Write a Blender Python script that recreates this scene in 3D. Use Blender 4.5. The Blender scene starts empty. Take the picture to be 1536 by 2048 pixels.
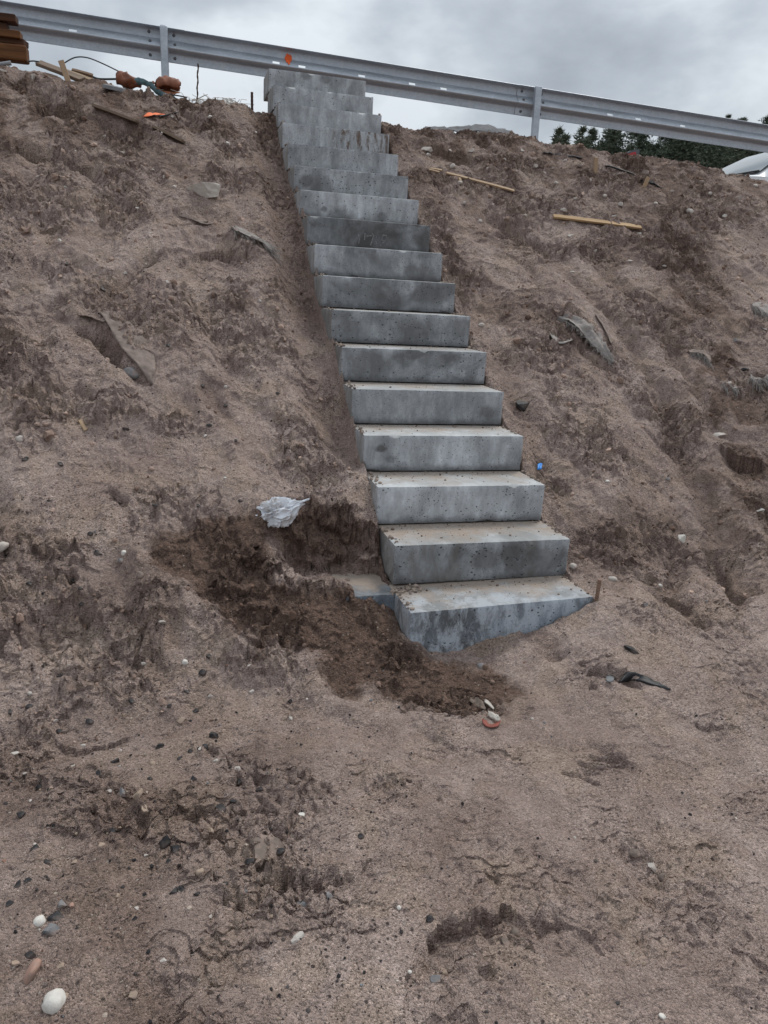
import bpy, bmesh, math, random
import numpy as np
from mathutils import Vector, Matrix, noise as mnoise

random.seed(11)
RNG = np.random.default_rng(11)
SC = bpy.context.scene
COL = SC.collection

# ------------------------------------------------------------------ camera
CAM = np.array([-0.92196, -2.82078, 1.31472])
CR = np.array([0.96550043, -0.25757538, 0.03826009])
CU = np.array([0.03751589, 0.28298404, 0.95839062])
CF = np.array([0.25768482, 0.9238912, -0.28288439])
FPX = 1502.5
cam_data = bpy.data.cameras.new("camera")
cam = bpy.data.objects.new("camera", cam_data)
COL.objects.link(cam)
cam.matrix_world = Matrix(((CR[0], CU[0], -CF[0], CAM[0]), (CR[1], CU[1], -CF[1], CAM[1]),
                           (CR[2], CU[2], -CF[2], CAM[2]), (0, 0, 0, 1)))
cam_data.sensor_fit = 'VERTICAL'
cam_data.sensor_height = 24.0
cam_data.lens = 24.0 * FPX / 2048.0
cam_data.clip_start = 0.05
cam_data.clip_end = 2000.0
SC.camera = cam

# ------------------------------------------------------------------ world, sun, exposure
SUN_EL, SUN_AZ = math.radians(56), math.radians(48)      # azimuth measured from +Y towards +X
w = bpy.data.worlds.new("World")
SC.world = w
w.use_nodes = True
nt = w.node_tree
nt.nodes.clear()


def N(nt_, typ, **kw):
    n = nt_.nodes.new(typ)
    for k, v in kw.items():
        if k == 'ins':
            for kk, vv in v.items():
                n.inputs[kk].default_value = vv
        else:
            setattr(n, k, v)
    return n


def mathn(nt_, op, a, b=None, c=None, clamp=False):
    n = nt_.nodes.new('ShaderNodeMath')
    n.operation = op
    n.use_clamp = clamp
    for i, v in enumerate((a, b, c)):
        if v is None:
            continue
        if isinstance(v, (int, float)):
            n.inputs[i].default_value = v
        else:
            nt_.links.new(v, n.inputs[i])
    return n.outputs[0]


def ramp(nt_, fac, stops, interp='LINEAR'):
    n = nt_.nodes.new('ShaderNodeValToRGB')
    n.color_ramp.interpolation = interp
    el = n.color_ramp.elements
    while len(el) < len(stops):
        el.new(0.5)
    for e, (p, c) in zip(el, stops):
        e.position = p
        e.color = (c, c, c, 1) if isinstance(c, (int, float)) else (*c, 1)
    nt_.links.new(fac, n.inputs[0])
    return n.outputs[0]


def mixc(nt_, fac, a, b, mode='MIX'):
    n = nt_.nodes.new('ShaderNodeMix')
    n.data_type = 'RGBA'
    n.blend_type = mode
    for i, v in ((0, fac), (6, a), (7, b)):
        if isinstance(v, (int, float)):
            n.inputs[i].default_value = v
        elif isinstance(v, tuple):
            n.inputs[i].default_value = (*v, 1)
        else:
            nt_.links.new(v, n.inputs[i])
    return n.outputs[2]


sky = N(nt, 'ShaderNodeTexSky', sky_type='NISHITA', sun_disc=False, sun_elevation=SUN_EL, sun_rotation=SUN_AZ)
tc = N(nt, 'ShaderNodeTexCoord')
sep = N(nt, 'ShaderNodeSeparateXYZ')
nt.links.new(tc.outputs['Generated'], sep.inputs[0])
mp = N(nt, 'ShaderNodeMapping')
mp.inputs['Scale'].default_value = (1.0, 1.0, 1.9)
mp.inputs['Location'].default_value = (14.21, 2.29, 0.97)
nt.links.new(tc.outputs['Generated'], mp.inputs[0])
n1 = N(nt, 'ShaderNodeTexNoise', ins={'Scale': 1.9, 'Detail': 4.5, 'Roughness': 0.5, 'Distortion': 0.0})
nt.links.new(mp.outputs[0], n1.inputs['Vector'])
n2 = N(nt, 'ShaderNodeTexNoise', ins={'Scale': 5.0, 'Detail': 5.0, 'Roughness': 0.55, 'Distortion': 0.0})
nt.links.new(mp.outputs[0], n2.inputs['Vector'])
cl = mathn(nt, 'ADD', mathn(nt, 'MULTIPLY', n1.outputs[0], 0.64), mathn(nt, 'MULTIPLY', n2.outputs[0], 0.36))
# overcast sky: brighter overhead than at the horizon, the same all round
el_ = mathn(nt, 'MAXIMUM', sep.outputs[2], 0.0)
grad = mathn(nt, 'MULTIPLY_ADD', el_, 1.25, 0.86)
cloudc = ramp(nt, cl, [(0.40, (0.33, 0.365, 0.405)), (0.485, (0.46, 0.505, 0.55)), (0.57, (0.70, 0.745, 0.785))])
cs = N(nt, 'ShaderNodeVectorMath', operation='SCALE')
nt.links.new(cloudc, cs.inputs[0])
nt.links.new(mathn(nt, 'MULTIPLY', grad, 8.0), cs.inputs['Scale'])
skymix = mixc(nt, 0.93, sky.outputs[0], cs.outputs[0])
bg = N(nt, 'ShaderNodeBackground', ins={'Strength': 0.1})
nt.links.new(skymix, bg.inputs[0])
wo = N(nt, 'ShaderNodeOutputWorld')
nt.links.new(bg.outputs[0], wo.inputs[0])

sun_data = bpy.data.lights.new("sun", 'SUN')
sun_data.energy = 1.5
sun_data.angle = math.radians(18)
sun_data.color = (1.0, 0.96, 0.9)
sun = bpy.data.objects.new("sun", sun_data)
COL.objects.link(sun)
sd = Vector((math.cos(SUN_EL) * math.sin(SUN_AZ), math.cos(SUN_EL) * math.cos(SUN_AZ), math.sin(SUN_EL)))
sun.rotation_euler = sd.to_track_quat('Z', 'Y').to_euler()
sun.location = (0, 0, 30)

vs = SC.view_settings
vs.view_transform = 'Standard'
vs.look = 'None'
vs.exposure = 0.30
vs.gamma = 1.0
vs.use_curve_mapping = False

# ------------------------------------------------------------------ helpers


def tag(o, label=None, cat=None, group=None, kind=None):
    if label: o['label'] = label
    if cat: o['category'] = cat
    if group: o['group'] = group
    if kind: o['kind'] = kind
    return o


def link(name, me, mat=None, parent=None):
    o = bpy.data.objects.new(name, me)
    COL.objects.link(o)
    if mat is not None and me is not None and len(me.materials) == 0:
        me.materials.append(mat)
    if parent is not None:
        o.parent = parent
    return o


def empty(name, loc=(0, 0, 0), rz=0.0):
    o = bpy.data.objects.new(name, None)
    o.location = loc
    o.rotation_euler = (0, 0, rz)
    COL.objects.link(o)
    return o


def mesh_np(name, V, F, smooth=False):
    """V (n,3), F (m,3|4) or list of arrays of faces."""
    me = bpy.data.meshes.new(name)
    Fs = F if isinstance(F, list) else [F]
    Fs = [np.asarray(f, dtype=np.int32) for f in Fs if len(f)]
    V = np.asarray(V, dtype=np.float32)
    me.vertices.add(len(V))
    me.vertices.foreach_set('co', V.ravel())
    loops = np.concatenate([f.ravel() for f in Fs])
    tot = np.concatenate([np.full(len(f), f.shape[1], dtype=np.int32) for f in Fs])
    start = np.concatenate([[0], np.cumsum(tot)[:-1]]).astype(np.int32)
    me.loops.add(len(loops))
    me.loops.foreach_set('vertex_index', loops)
    me.polygons.add(len(tot))
    me.polygons.foreach_set('loop_start', start)
    me.polygons.foreach_set('loop_total', tot)
    me.polygons.foreach_set('use_smooth', np.full(len(tot), bool(smooth)))
    me.update(calc_edges=True)
    return me


class MB:
    """collects quads / tris; build() links them as one mesh object"""

    def __init__(s):
        s.v, s.q, s.t, s.n = [], [], [], 0

    def add(s, V, Q=None, T=None):
        V = np.asarray(V, float)
        if Q is not None and len(Q): s.q.append(np.asarray(Q) + s.n)
        if T is not None and len(T): s.t.append(np.asarray(T) + s.n)
        s.v.append(V)
        s.n += len(V)

    def box(s, c, size, R=None):
        c = np.asarray(c, float)
        hx, hy, hz = np.asarray(size, float) / 2
        V = np.array([[x, y, z] for x in (-hx, hx) for y in (-hy, hy) for z in (-hz, hz)])
        if R is not None: V = V @ np.asarray(R).T
        s.add(V + c, [[0, 1, 3, 2], [4, 6, 7, 5], [0, 4, 5, 1], [2, 3, 7, 6], [0, 2, 6, 4], [1, 5, 7, 3]])

    def tube(s, P, rad, seg=7, cap=True):
        P = np.asarray(P, float)
        n = len(P)
        rad = np.broadcast_to(np.asarray(rad, float), (n,))
        T = np.gradient(P, axis=0)
        T /= np.linalg.norm(T, axis=1)[:, None] + 1e-12
        ref = np.array([0, 0, 1.0]) if abs(T[:, 2]).mean() < 0.8 else np.array([1.0, 0, 0])
        A = np.cross(T, ref); A /= np.linalg.norm(A, axis=1)[:, None] + 1e-12
        B = np.cross(A, T)
        an = np.arange(seg) * 2 * np.pi / seg
        V = (P[:, None, :] + rad[:, None, None] * (np.cos(an)[None, :, None] * A[:, None, :] + np.sin(an)[None, :, None] * B[:, None, :])).reshape(-1, 3)
        Q = []
        for i in range(n - 1):
            for j in range(seg):
                k = (j + 1) % seg
                Q.append([i * seg + j, i * seg + k, (i + 1) * seg + k, (i + 1) * seg + j])
        Tt = []
        V = list(V)
        if cap:
            for i, rev in ((0, 1), (n - 1, 0)):
                V.append(P[i]); ci = len(V) - 1
                for j in range(seg):
                    k = (j + 1) % seg
                    Tt.append([ci, i * seg + k, i * seg + j] if rev else [ci, i * seg + j, i * seg + k])
        s.add(np.array(V), Q, Tt)

    def build(s, name, mat, parent=None, smooth=False):
        fs = []
        if s.q: fs.append(np.concatenate(s.q))
        if s.t: fs.append(np.concatenate(s.t))
        me = mesh_np(name, np.concatenate(s.v), fs, smooth)
        return link(name, me, mat, parent)


def bevel_obj(o, wd=0.004, seg=2):
    m = o.modifiers.new('bevel', 'BEVEL')
    m.width = wd
    m.segments = seg
    m.limit_method = 'ANGLE'
    return o


# ---- noise tables (numpy)
_GA = RNG.random((256, 256)) * 2 * np.pi
_GX, _GY = np.cos(_GA), np.sin(_GA)
_WX, _WY, _WR = RNG.random((256, 256)), RNG.random((256, 256)), RNG.random((256, 256))


def perlin(x, y):
    ix = np.floor(x).astype(np.int64); iy = np.floor(y).astype(np.int64)
    fx = x - ix; fy = y - iy
    u = fx * fx * fx * (fx * (fx * 6 - 15) + 10); v = fy * fy * fy * (fy * (fy * 6 - 15) + 10)
    i0, i1, j0, j1 = ix & 255, (ix + 1) & 255, iy & 255, (iy + 1) & 255
    a = _GX[i0, j0] * fx + _GY[i0, j0] * fy
    b = _GX[i1, j0] * (fx - 1) + _GY[i1, j0] * fy
    c = _GX[i0, j1] * fx + _GY[i0, j1] * (fy - 1)
    d = _GX[i1, j1] * (fx - 1) + _GY[i1, j1] * (fy - 1)
    return ((a + (b - a) * u) * (1 - v) + (c + (d - c) * u) * v) * 1.5


def fbm(x, y, oct=4, gain=0.5, lac=2.03):
    s, a = 0, 1.0
    for i in range(oct):
        s = s + a * perlin(x + 17.3 * i, y - 9.1 * i)
        x, y, a = x * lac, y * lac, a * gain
    return s


def lumps(x, y, sc, rmin=0.25, rmax=0.75, dens=0.7, off=0.0):
    """discrete rounded clods: height of the highest half-ball over each point (cell units scaled back to metres)"""
    X, Y = x / sc + off, y / sc + off * 1.7
    ix = np.floor(X).astype(np.int64); iy = np.floor(Y).astype(np.int64)
    h = np.zeros_like(X)
    for dx in (-1, 0, 1):
        for dy in (-1, 0, 1):
            cx, cy = ix + dx, iy + dy
            a, b = cx & 255, cy & 255
            r = rmin + (rmax - rmin) * _WR[a, b] ** 2
            r = np.where(_WX[b, a] < dens, r, 1e-3)
            d2 = ((X - cx - _WX[a, b]) ** 2 + (Y - cy - _WY[a, b]) ** 2) / (r * r)
            h = np.maximum(h, np.sqrt(np.maximum(0, 1 - d2)) * r)
    return h * sc


def sstep(a, b, x):
    t = np.clip((x - a) / (b - a), 0, 1)
    return t * t * (3 - 2 * t)


def smin(a, b, k):
    h = np.clip(0.5 + 0.5 * (b - a) / k, 0, 1)
    return b + (a - b) * h - k * h * (1 - h)


# ------------------------------------------------------------------ the stair grid (metres; x along a step, y into the bank)
TR, RI, RB, WID = 0.29772, 0.19881, 0.194, 0.9
TILT, DRIFT = -0.015, -0.00252

# ------------------------------------------------------------------ terrain
ZC_X = np.array([-60, -6, -2.3, -1.5, -0.85, -0.5, -0.2, 0.9, 1.1, 1.65, 2.1, 2.7, 3.6, 4.3, 4.9, 5.5, 9, 60])
ZC_Z = np.array([3.2, 3.1, 3.05, 2.98, 2.83, 2.86, 2.92, 2.87, 2.84, 2.83, 2.90, 2.83, 2.79, 2.70, 2.56, 2.47, 2.5, 2.3])


def base_h(x, y):
    off = -0.15 + (-0.05) * sstep(0.4, 0.9, x) * (1 - 0.45 * sstep(1.4, 3.0, x))
    plane = y * RI / TR + off
    plane = plane + 0.05 * perlin(x * 0.9 + 3, y * 0.9) + 0.03 * perlin(x * 2.2, y * 2.2 + 5)
    flat = -0.27 + 0.24 * sstep(0.35, 0.95, x - 0.25 * (y)) * sstep(-1.1, 0.05, y) \
        + 0.02 * perlin(x * 1.1, y * 1.1 + 8) - 0.03 * sstep(0.0, -1.5, y) * 0
    z = -smin(-plane, -flat, 0.10)
    zc = np.interp(x, ZC_X, ZC_Z) - 0.09 - 0.03 * sstep(1.0, 2.5, x)
    z = smin(z, zc, 0.14) + 0.0
    return z


def ray(px, py):
    return (px - 768) / FPX * CR - (py - 1024) / FPX * CU + CF


def hit(px, py, H, t0=1.2, t1=14.0, n=900):
    d = ray(px, py)
    if H is not base_h:
        tb = float((hit(px, py, base_h) - CAM) @ d / (d @ d))
        t0, t1, n = max(0.9, tb - 0.7), tb + 0.9, 180
    t = np.linspace(t0, t1, n)
    P = CAM[None] + t[:, None] * d[None]
    below = P[:, 2] < H(P[:, 0], P[:, 1])
    i = int(np.argmax(below)) if below.any() else n - 1
    a, b = t[max(i - 1, 0)], t[i]
    tt = np.linspace(a, b, 24)
    P = CAM[None] + tt[:, None] * d[None]
    below = P[:, 2] < H(P[:, 0], P[:, 1])
    j = int(np.argmax(below)) if below.any() else 23
    return P[j]


def on_base(pts):
    return np.array([hit(a, b, base_h)[:2] for a, b in pts])


def at_y(px, py, Y):
    d = ray(px, py)
    return CAM + d * (Y - CAM[1]) / d[1]


def seg_dist(x, y, poly):
    d = np.full(x.shape, 1e9)
    for (ax, ay), (bx, by) in zip(poly[:-1], poly[1:]):
        vx, vy = bx - ax, by - ay
        L = vx * vx + vy * vy + 1e-12
        t = np.clip(((x - ax) * vx + (y - ay) * vy) / L, 0, 1)
        d = np.minimum(d, (x - ax - t * vx) ** 2 + (y - ay - t * vy) ** 2)
    return np.sqrt(d)


def seg_side(x, y, poly):
    """distance to a polyline and the side: +1 uphill (left of its direction), -1 downhill"""
    d = np.full(x.shape, 1e9); sg = np.ones(x.shape)
    for (ax, ay), (bx, by) in zip(poly[:-1], poly[1:]):
        vx, vy = bx - ax, by - ay
        L = vx * vx + vy * vy + 1e-12
        t = np.clip(((x - ax) * vx + (y - ay) * vy) / L, 0, 1)
        q = (x - ax - t * vx) ** 2 + (y - ay - t * vy) ** 2
        c = np.sign(vx * (y - ay) - vy * (x - ax))
        m = q < d
        d = np.where(m, q, d); sg = np.where(m, c, sg)
    return np.sqrt(d), sg


def poly_sdf(x, y, poly):
    """negative inside"""
    P = [tuple(p) for p in poly]
    d = seg_dist(x, y, P + [P[0]])
    ins = np.zeros(x.shape, bool)
    for (ax, ay), (bx, by) in zip(P, P[1:] + P[:1]):
        c = ((ay > y) != (by > y)) & (x < (bx - ax) * (y - ay) / (by - ay + 1e-15) + ax)
        ins ^= c
    return np.where(ins, -d, d)


# features read off the photograph, laid on the bank: (points, width m, depth m)   depth > 0 = a cut, < 0 = a ridge
_F = [
    ([(30, 165), (110, 205), (190, 225), (260, 262)], .10, .09),
    ([(60, 300), (140, 315), (200, 350)], .06, .06),
    ([(0, 295), (60, 300)], .05, .05),
    ([(370, 480), (420, 470), (470, 480)], .06, -.05),
    ([(165, 650), (200, 665), (225, 690)], .05, .10),
    ([(215, 690), (245, 735), (300, 775)], .025, .05),
    ([(350, 430), (420, 455)], .02, .03),
    ([(310, 262), (350, 278), (372, 288)], .03, .05),
    ([(230, 400), (255, 425)], .04, .05),
    ([(100, 610), (200, 600), (270, 545), (300, 520)], .05, .05),
    ([(0, 650), (80, 640), (150, 615)], .06, -.04),
    ([(140, 520), (220, 590)], .05, .03),
    ([(160, 780), (190, 800)], .02, .04),
    ([(420, 790), (450, 830)], .05, .05),
    ([(380, 745), (400, 735), (420, 745)], .02, .025),
    ([(560, 640), (600, 700), (640, 800), (690, 900)], .09, .035),
    ([(440, 640), (480, 760), (560, 900), (600, 960)], .10, .03),
    ([(300, 560), (360, 700), (420, 880), (480, 960)], .12, -.03),
    ([(220, 990), (240, 1003)], .025, .05),
    # right side
    ([(985, 440), (1080, 500), (1160, 560), (1230, 640), (1290, 730), (1330, 820)], .07, .05),
    ([(1040, 520), (1100, 610), (1130, 660)], .05, .035),
    ([(1235, 560), (1310, 640), (1370, 740), (1420, 830)], .06, .06),
    ([(1370, 590), (1430, 650), (1500, 700)], .05, .035),
    ([(1330, 800), (1360, 900), (1420, 1000), (1440, 1100), (1480, 1170)], .10, .09),
    ([(1425, 850), (1480, 865), (1536, 870)], .05, -.05),
    ([(1500, 770), (1536, 800)], .03, .08),
    ([(1160, 690), (1190, 720), (1225, 745)], .025, .06),
    ([(1110, 665), (1140, 675)], .02, .04),
    ([(1180, 300), (1230, 330), (1300, 350)], .06, .03),
    ([(830, 290), (880, 310), (930, 320)], .09, .07),
    ([(790, 270), (840, 285), (880, 290)], .05, -.03),
    ([(1000, 445), (1040, 470), (1070, 490)], .05, .06),
    ([(1360, 480), (1420, 520), (1500, 560)], .08, .05),
    ([(1260, 400), (1330, 440), (1400, 470)], .05, .04),
    ([(900, 480), (930, 600), (1000, 720), (1060, 860), (1110, 1000)], .09, .04),
    ([(1380, 1060), (1330, 1180), (1400, 1240)], .06, .05),
    ([(1440, 1090), (1470, 1170), (1480, 1210)], .035, .07),
    ([(1060, 1260), (1110, 1310)], .05, .05),
    ([(1195, 1335), (1240, 1345), (1270, 1362)], .02, .035),
    # foreground
    ([(845, 1905), (855, 1875)], .02, .02),
    ([(862, 1895), (900, 1865), (960, 1855), (1060, 1845)], .04, .03),
    ([(1090, 1700), (1140, 1760)], .03, .02),
    ([(1250, 1700), (1300, 1760), (1330, 1800)], .04, .025),
    ([(880, 1600), (940, 1630)], .035, .02),
    ([(575, 1765), (620, 1775)], .016, .012),
    ([(560, 1735), (630, 1745), (690, 1725)], .03, -.025),
    ([(0, 1480), (120, 1500), (260, 1450), (400, 1430)], .07, .018),
    ([(100, 1260), (220, 1290), (330, 1350)], .06, .03),
    ([(260, 1640), (275, 1680)], .025, .045),
    ([(430, 1810), (520, 1820)], .03, .014),
    ([(1150, 1500), (1180, 1497), (1240, 1525), (1260, 1530)], .02, .018),
    ([(1130, 1545), (1170, 1560), (1200, 1570)], .012, .02),
    ([(690, 1400), (740, 1440), (850, 1500)], .10, .03),
    ([(820, 1440), (900, 1500)], .015, .01),
    ([(1200, 1600), (1260, 1680), (1320, 1760), (1400, 1850)], .12, .02),
    ([(1430, 1540), (1380, 1600)], .08, .02),
]
FEAT = [(on_base(p), wd, dp) for p, wd, dp in _F]
# broken edges: the ground drops sharply on the near side of the line and runs out again
_S = [
    ([(840, 1905), (850, 1868), (872, 1845), (930, 1835), (985, 1822), (1010, 1812), (1060, 1830)], .085, .042),
    ([(575, 1762), (625, 1775), (660, 1762), (700, 1745)], .06, .030),
    ([(385, 520), (405, 508), (440, 503), (478, 514)], .07, .080),
    ([(150, 640), (185, 655), (215, 668)], .08, .06),
    ([(1420, 884), (1455, 893), (1480, 915), (1510, 915), (1550, 935)], .20, .11),
    ([(1180, 1332), (1215, 1335), (1245, 1345)], .04, .025),
    ([(1495, 765), (1515, 770), (1545, 765)], .10, .08),
    ([(1110, 668), (1150, 690), (1190, 722), (1225, 748)], .06, .05),
    ([(20, 290), (80, 300), (130, 318), (200, 330)], .12, .06),
    ([(60, 205), (130, 200), (200, 225), (260, 250)], .14, .08),
    ([(270, 545), (300, 520), (340, 512)], .08, .05),
    ([(80, 615), (150, 605), (210, 600)], .10, .045),
    ([(980, 470), (1040, 470), (1090, 490)], .10, .05),
    ([(1240, 575), (1290, 590), (1320, 610)], .08, .05),
    ([(860, 300), (920, 305), (980, 322)], .12, .06),
    ([(1270, 455), (1330, 470), (1380, 490)], .10, .05),
    ([(1320, 1170), (1350, 1180), (1390, 1215)], .08, .05),
    ([(800, 1385), (860, 1400), (930, 1425)], .05, .022),
    ([(1390, 1440), (1420, 1448), (1450, 1452)], .04, .02),
    ([(440, 1610), (520, 1625), (560, 1650)], .07, .02),
    ([(90, 1480), (180, 1490), (280, 1470)], .08, .025),
    ([(490, 1130), (560, 1140), (600, 1165)], .06, .03),
]
SCARP = [(on_base(p), wd, dp) for p, wd, dp in _S]
# the hole dug beside the lowest steps, and the damp soil thrown up round it
CUT = np.vstack([on_base([(500, 1105), (520, 1062), (560, 1032), (610, 1018), (680, 1032), (742, 1052)]), [[0.05, 0.62], [0.05, 0.18], [-0.68, 0.20]]])
WET = np.vstack([on_base([(285, 1112), (330, 1075), (420, 1040), (510, 1035), (600, 1012), (680, 1028), (745, 1050)]), [[0.05, 0.4]],
                 on_base([(815, 1285), (900, 1320), (985, 1325), (1045, 1375), (1030, 1410), (960, 1432), (830, 1410), (740, 1385), (655, 1375), (630, 1320),
                          (560, 1300), (520, 1325), (450, 1255), (390, 1200), (320, 1160)])])
RIM = on_base([(270, 1120), (330, 1175), (400, 1215), (460, 1275), (530, 1335), (640, 1340), (640, 1390), (700, 1420)])
BOOT = on_base([(1155, 1525), (1225, 1495), (1250, 1525), (1170, 1545)])


TERR = [(0.34, 0.034, 2.2, 0.0), (0.15, 0.030, 4.5, 3.1), (0.068, 0.021, 10.0, 7.7), (0.036, 0.012, 21.0, 11.9)]


def terrace(x, y, lam, fx, of):
    """flaking crust: plates that rise gently downhill and break off in a small scarp; returns height 0..1 and patch mask"""
    p = y / lam + 1.15 * perlin(x * fx * 0.45 + of, y * fx * 0.35) + 0.55 * perlin(x * fx + of, y * fx * 0.8 + of) + 0.30 * perlin(x * fx * 2.3, y * fx * 2.1 + of)
    f = p - np.floor(p)
    h = sstep(0.0, 0.10, f) * (1 - f) ** 1.3
    m = sstep(-0.12, 0.42, perlin(x * fx * 0.5 + of * 3, y * fx * 0.42 + of) + 0.5 * perlin(x * fx * 1.4, y * fx * 1.2 + of * 2))
    return h, m


def terrain(x, y, detail=True):
    """returns height, wetness, roughness"""
    x = np.asarray(x, float); y = np.asarray(y, float)
    z = base_h(x, y)
    inner = sstep(-9, -6, x) * sstep(14, 9, x) * sstep(9, 6.2, y) * sstep(-5, -3, y)
    onslope = sstep(-0.25, 0.35, y - 0.12 * x)
    # damp, dug soil
    dw = poly_sdf(x, y, WET) + 0.05 * perlin(x * 9, y * 9) + 0.02 * perlin(x * 28, y * 28)
    wet = 0.45 * sstep(0.06, -0.02, dw) + 0.55 * sstep(0.02, -0.05, dw + 0.025 * perlin(x * 55, y * 55))
    tl = sstep(-0.42, -0.2, x + 0.09 * perlin(x * 4, y * 4)) * sstep(0.0, -0.04, x) * sstep(1.3, 2.6, y)
    trn = sstep(-0.30, -0.16, x) * sstep(0.0, -0.04, x) * sstep(1.6, 2.4, y) * sstep(4.9, 4.6, y)
    crest = sstep(2.4, 4.2, y + 0.5 * perlin(x * 1.7, y * 1.7)) * (0.25 + 0.65 * sstep(-0.25, 0.25, fbm(x * 4.1, y * 4.1, 4)))
    blot = sstep(0.20, 0.7, fbm(x * 1.3 + 4, y * 1.3, 4)) * 0.5
    gl = sstep(-0.05, -0.7, x - 0.25 * y) * sstep(0.1, -0.5, y) * (0.25 + 0.3 * sstep(-0.2, 0.4, fbm(x * 3, y * 3, 3)))
    rgul = sstep(0.6, 0.1, np.abs(x - 2.6 - (y - 1.5) * 0.35)) * onslope * (0.25 + 0.6 * sstep(-0.25, 0.25, fbm(x * 4.4 + 3, y * 4.4, 4)))
    z = z - 0.09 * trn - 0.105 * sstep(-0.34, -0.05, x) * sstep(0.0, -0.03, x) * sstep(0.8, 1.1, y) * sstep(3.2, 2.4, y)
    z = z - 0.018 * wet * sstep(0.6, 0.1, y)
    z = z + 0.035 * np.exp(-(seg_dist(x, y, RIM) / 0.05) ** 2) * inner
    # wobble of feature lines
    qx = x + 0.03 * perlin(x * 6, y * 6 + 40) + 0.012 * perlin(x * 21, y * 21)
    qy = y + 0.03 * perlin(x * 6 + 31, y * 6) + 0.012 * perlin(x * 21, y * 21 + 13)
    cut_dark = np.zeros_like(x)
    for P, wd, dp in FEAT:
        m = (x > P[:, 0].min() - 4 * wd) & (x < P[:, 0].max() + 4 * wd) & (y > P[:, 1].min() - 4 * wd) & (y < P[:, 1].max() + 4 * wd)
        if not m.any(): continue
        d = seg_dist(qx[m], qy[m], P) / wd
        g = np.exp(-d ** 2.6) if dp > 0 else np.exp(-d * d)
        z[m] -= dp * g
        if dp > 0.03: cut_dark[m] = np.maximum(cut_dark[m], g * min(1, dp / 0.07))
    for P, wd, dp in SCARP:
        m = (x > P[:, 0].min() - 2 * wd) & (x < P[:, 0].max() + 2 * wd) & (y > P[:, 1].min() - 5 * wd) & (y < P[:, 1].max() + 2 * wd)
        if not m.any(): continue
        X_, Y_ = qx[m], qy[m] + 0.010 * perlin(x[m] * 60, y[m] * 60)
        d, sg = seg_side(X_, Y_, P)
        e = np.minimum(np.hypot(X_ - P[0, 0], Y_ - P[0, 1]), np.hypot(X_ - P[-1, 0], Y_ - P[-1, 1]))
        g = np.where(sg < 0, np.exp(-d / wd * 1.1) * sstep(-0.0, 0.006, d), 0.0) * sstep(0.0, 0.8 * wd, e)
        z[m] -= dp * g
        cut_dark[m] = np.maximum(cut_dark[m], 0.8 * g)
    wet = np.clip(np.maximum.reduce([wet, 0.5 * tl, crest, blot * (0.35 + 0.65 * onslope), gl, rgul, 0.55 * cut_dark]), 0, 1)  # deeper cuts and broken edges take the darker soil colour too
    # boot print: a few parallel bars
    db = poly_sdf(x, y, BOOT)
    bm = sstep(0.02, -0.02, db)
    z = z - bm * (0.016 + 0.016 * np.sin((y * 0.97 + x * 0.2 + 0.01 * perlin(x * 20, y * 20)) * 2 * np.pi / 0.036))
    rough = 0.38 + 0.50 * onslope + 0.55 * sstep(0.1, -0.6, x - 0.2 * y) * (1 - onslope) * 0.6 + 0.45 * sstep(0.02, -0.03, dw)
    rough = rough * (0.28 + 1.2 * sstep(-0.25, 0.5, fbm(x * 1.9 + 9, y * 1.9, 3))) * (1 - 0.6 * sstep(3.3, 4.3, x - 0.2 * (y - 3)))
    rough = rough * (1 + 0.25 * sstep(2.8, 4.0, y)) * (1 - 0.75 * sstep(4.45, 4.9, y))
    rough = np.minimum(rough, 1.15)
    if detail:
        wx = x + 0.05 * perlin(x * 3.1, y * 3.1); wy = y + 0.05 * perlin(x * 3.1 + 7, y * 3.1 + 3)
        dd = 0.030 * perlin(wx * 3.3, wy * 2.6) * onslope + 0.020 * perlin(wx * 7.1, wy * 5.3)
        r1 = 1 - np.abs(perlin(wx * 5.2 + wy * 2.4, wy * 3.1 - wx * 1.2 + 21)) * 2.2
        dd = dd + 0.020 * r1 * (0.25 + 0.75 * onslope)
        b2 = np.abs(perlin(wx * 15, wy * 12 + 3))
        dd = dd + rough * (0.026 * (0.35 - b2) + 0.011 * perlin(wx * 31, wy * 27) + 0.0050 * perlin(wx * 67, wy * 61) + 0.0022 * perlin(wx * 140, wy * 130))
        lm = sstep(-0.1, 0.5, fbm(x * 2.6 - 5, y * 2.6, 3))
        dd = dd + rough * (0.60 * lumps(wx, wy, 0.11, .15, .55, .45) * lm * onslope + 0.95 * lumps(wx, wy, 0.048, .12, .5, .6, 5.3) * (0.3 + 0.7 * lm)
                           - 1.35 * lumps(wx, wy * .8, 0.062, .08, .46, .42, 9.7) * (1.2 - 0.7 * lm) - 1.3 * lumps(wx, wy * .8, 0.032, .10, .46, .42, 3.9)
                           + 0.95 * lumps(wx, wy, 0.024, .2, .55, .7, 2.1))
        pit = np.minimum(0, perlin(wx * 24, wy * 20 + 77) + 0.50)
        dd = dd + 0.05 * pit * np.minimum(rough, 1.0)
        for lam, amp, fx, of in TERR:
            h_, m_ = terrace(x, y, lam, fx, of)
            dd = dd + amp * h_ * m_ * (0.10 + 0.95 * np.minimum(rough, 1.1)) * ((0.45 if lam > 0.1 else 0.75) + (0.55 if lam > 0.1 else 0.25) * onslope) * (1 - 0.7 * sstep(4.25, 4.7, y))
        z = z + dd * inner
    # the cut that bares the buried block: steep back wall, floor just below the block's top
    dc = poly_sdf(x, y, CUT) + 0.030 * perlin(x * 8, y * 8) + 0.012 * perlin(x * 27, y * 27)
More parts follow.
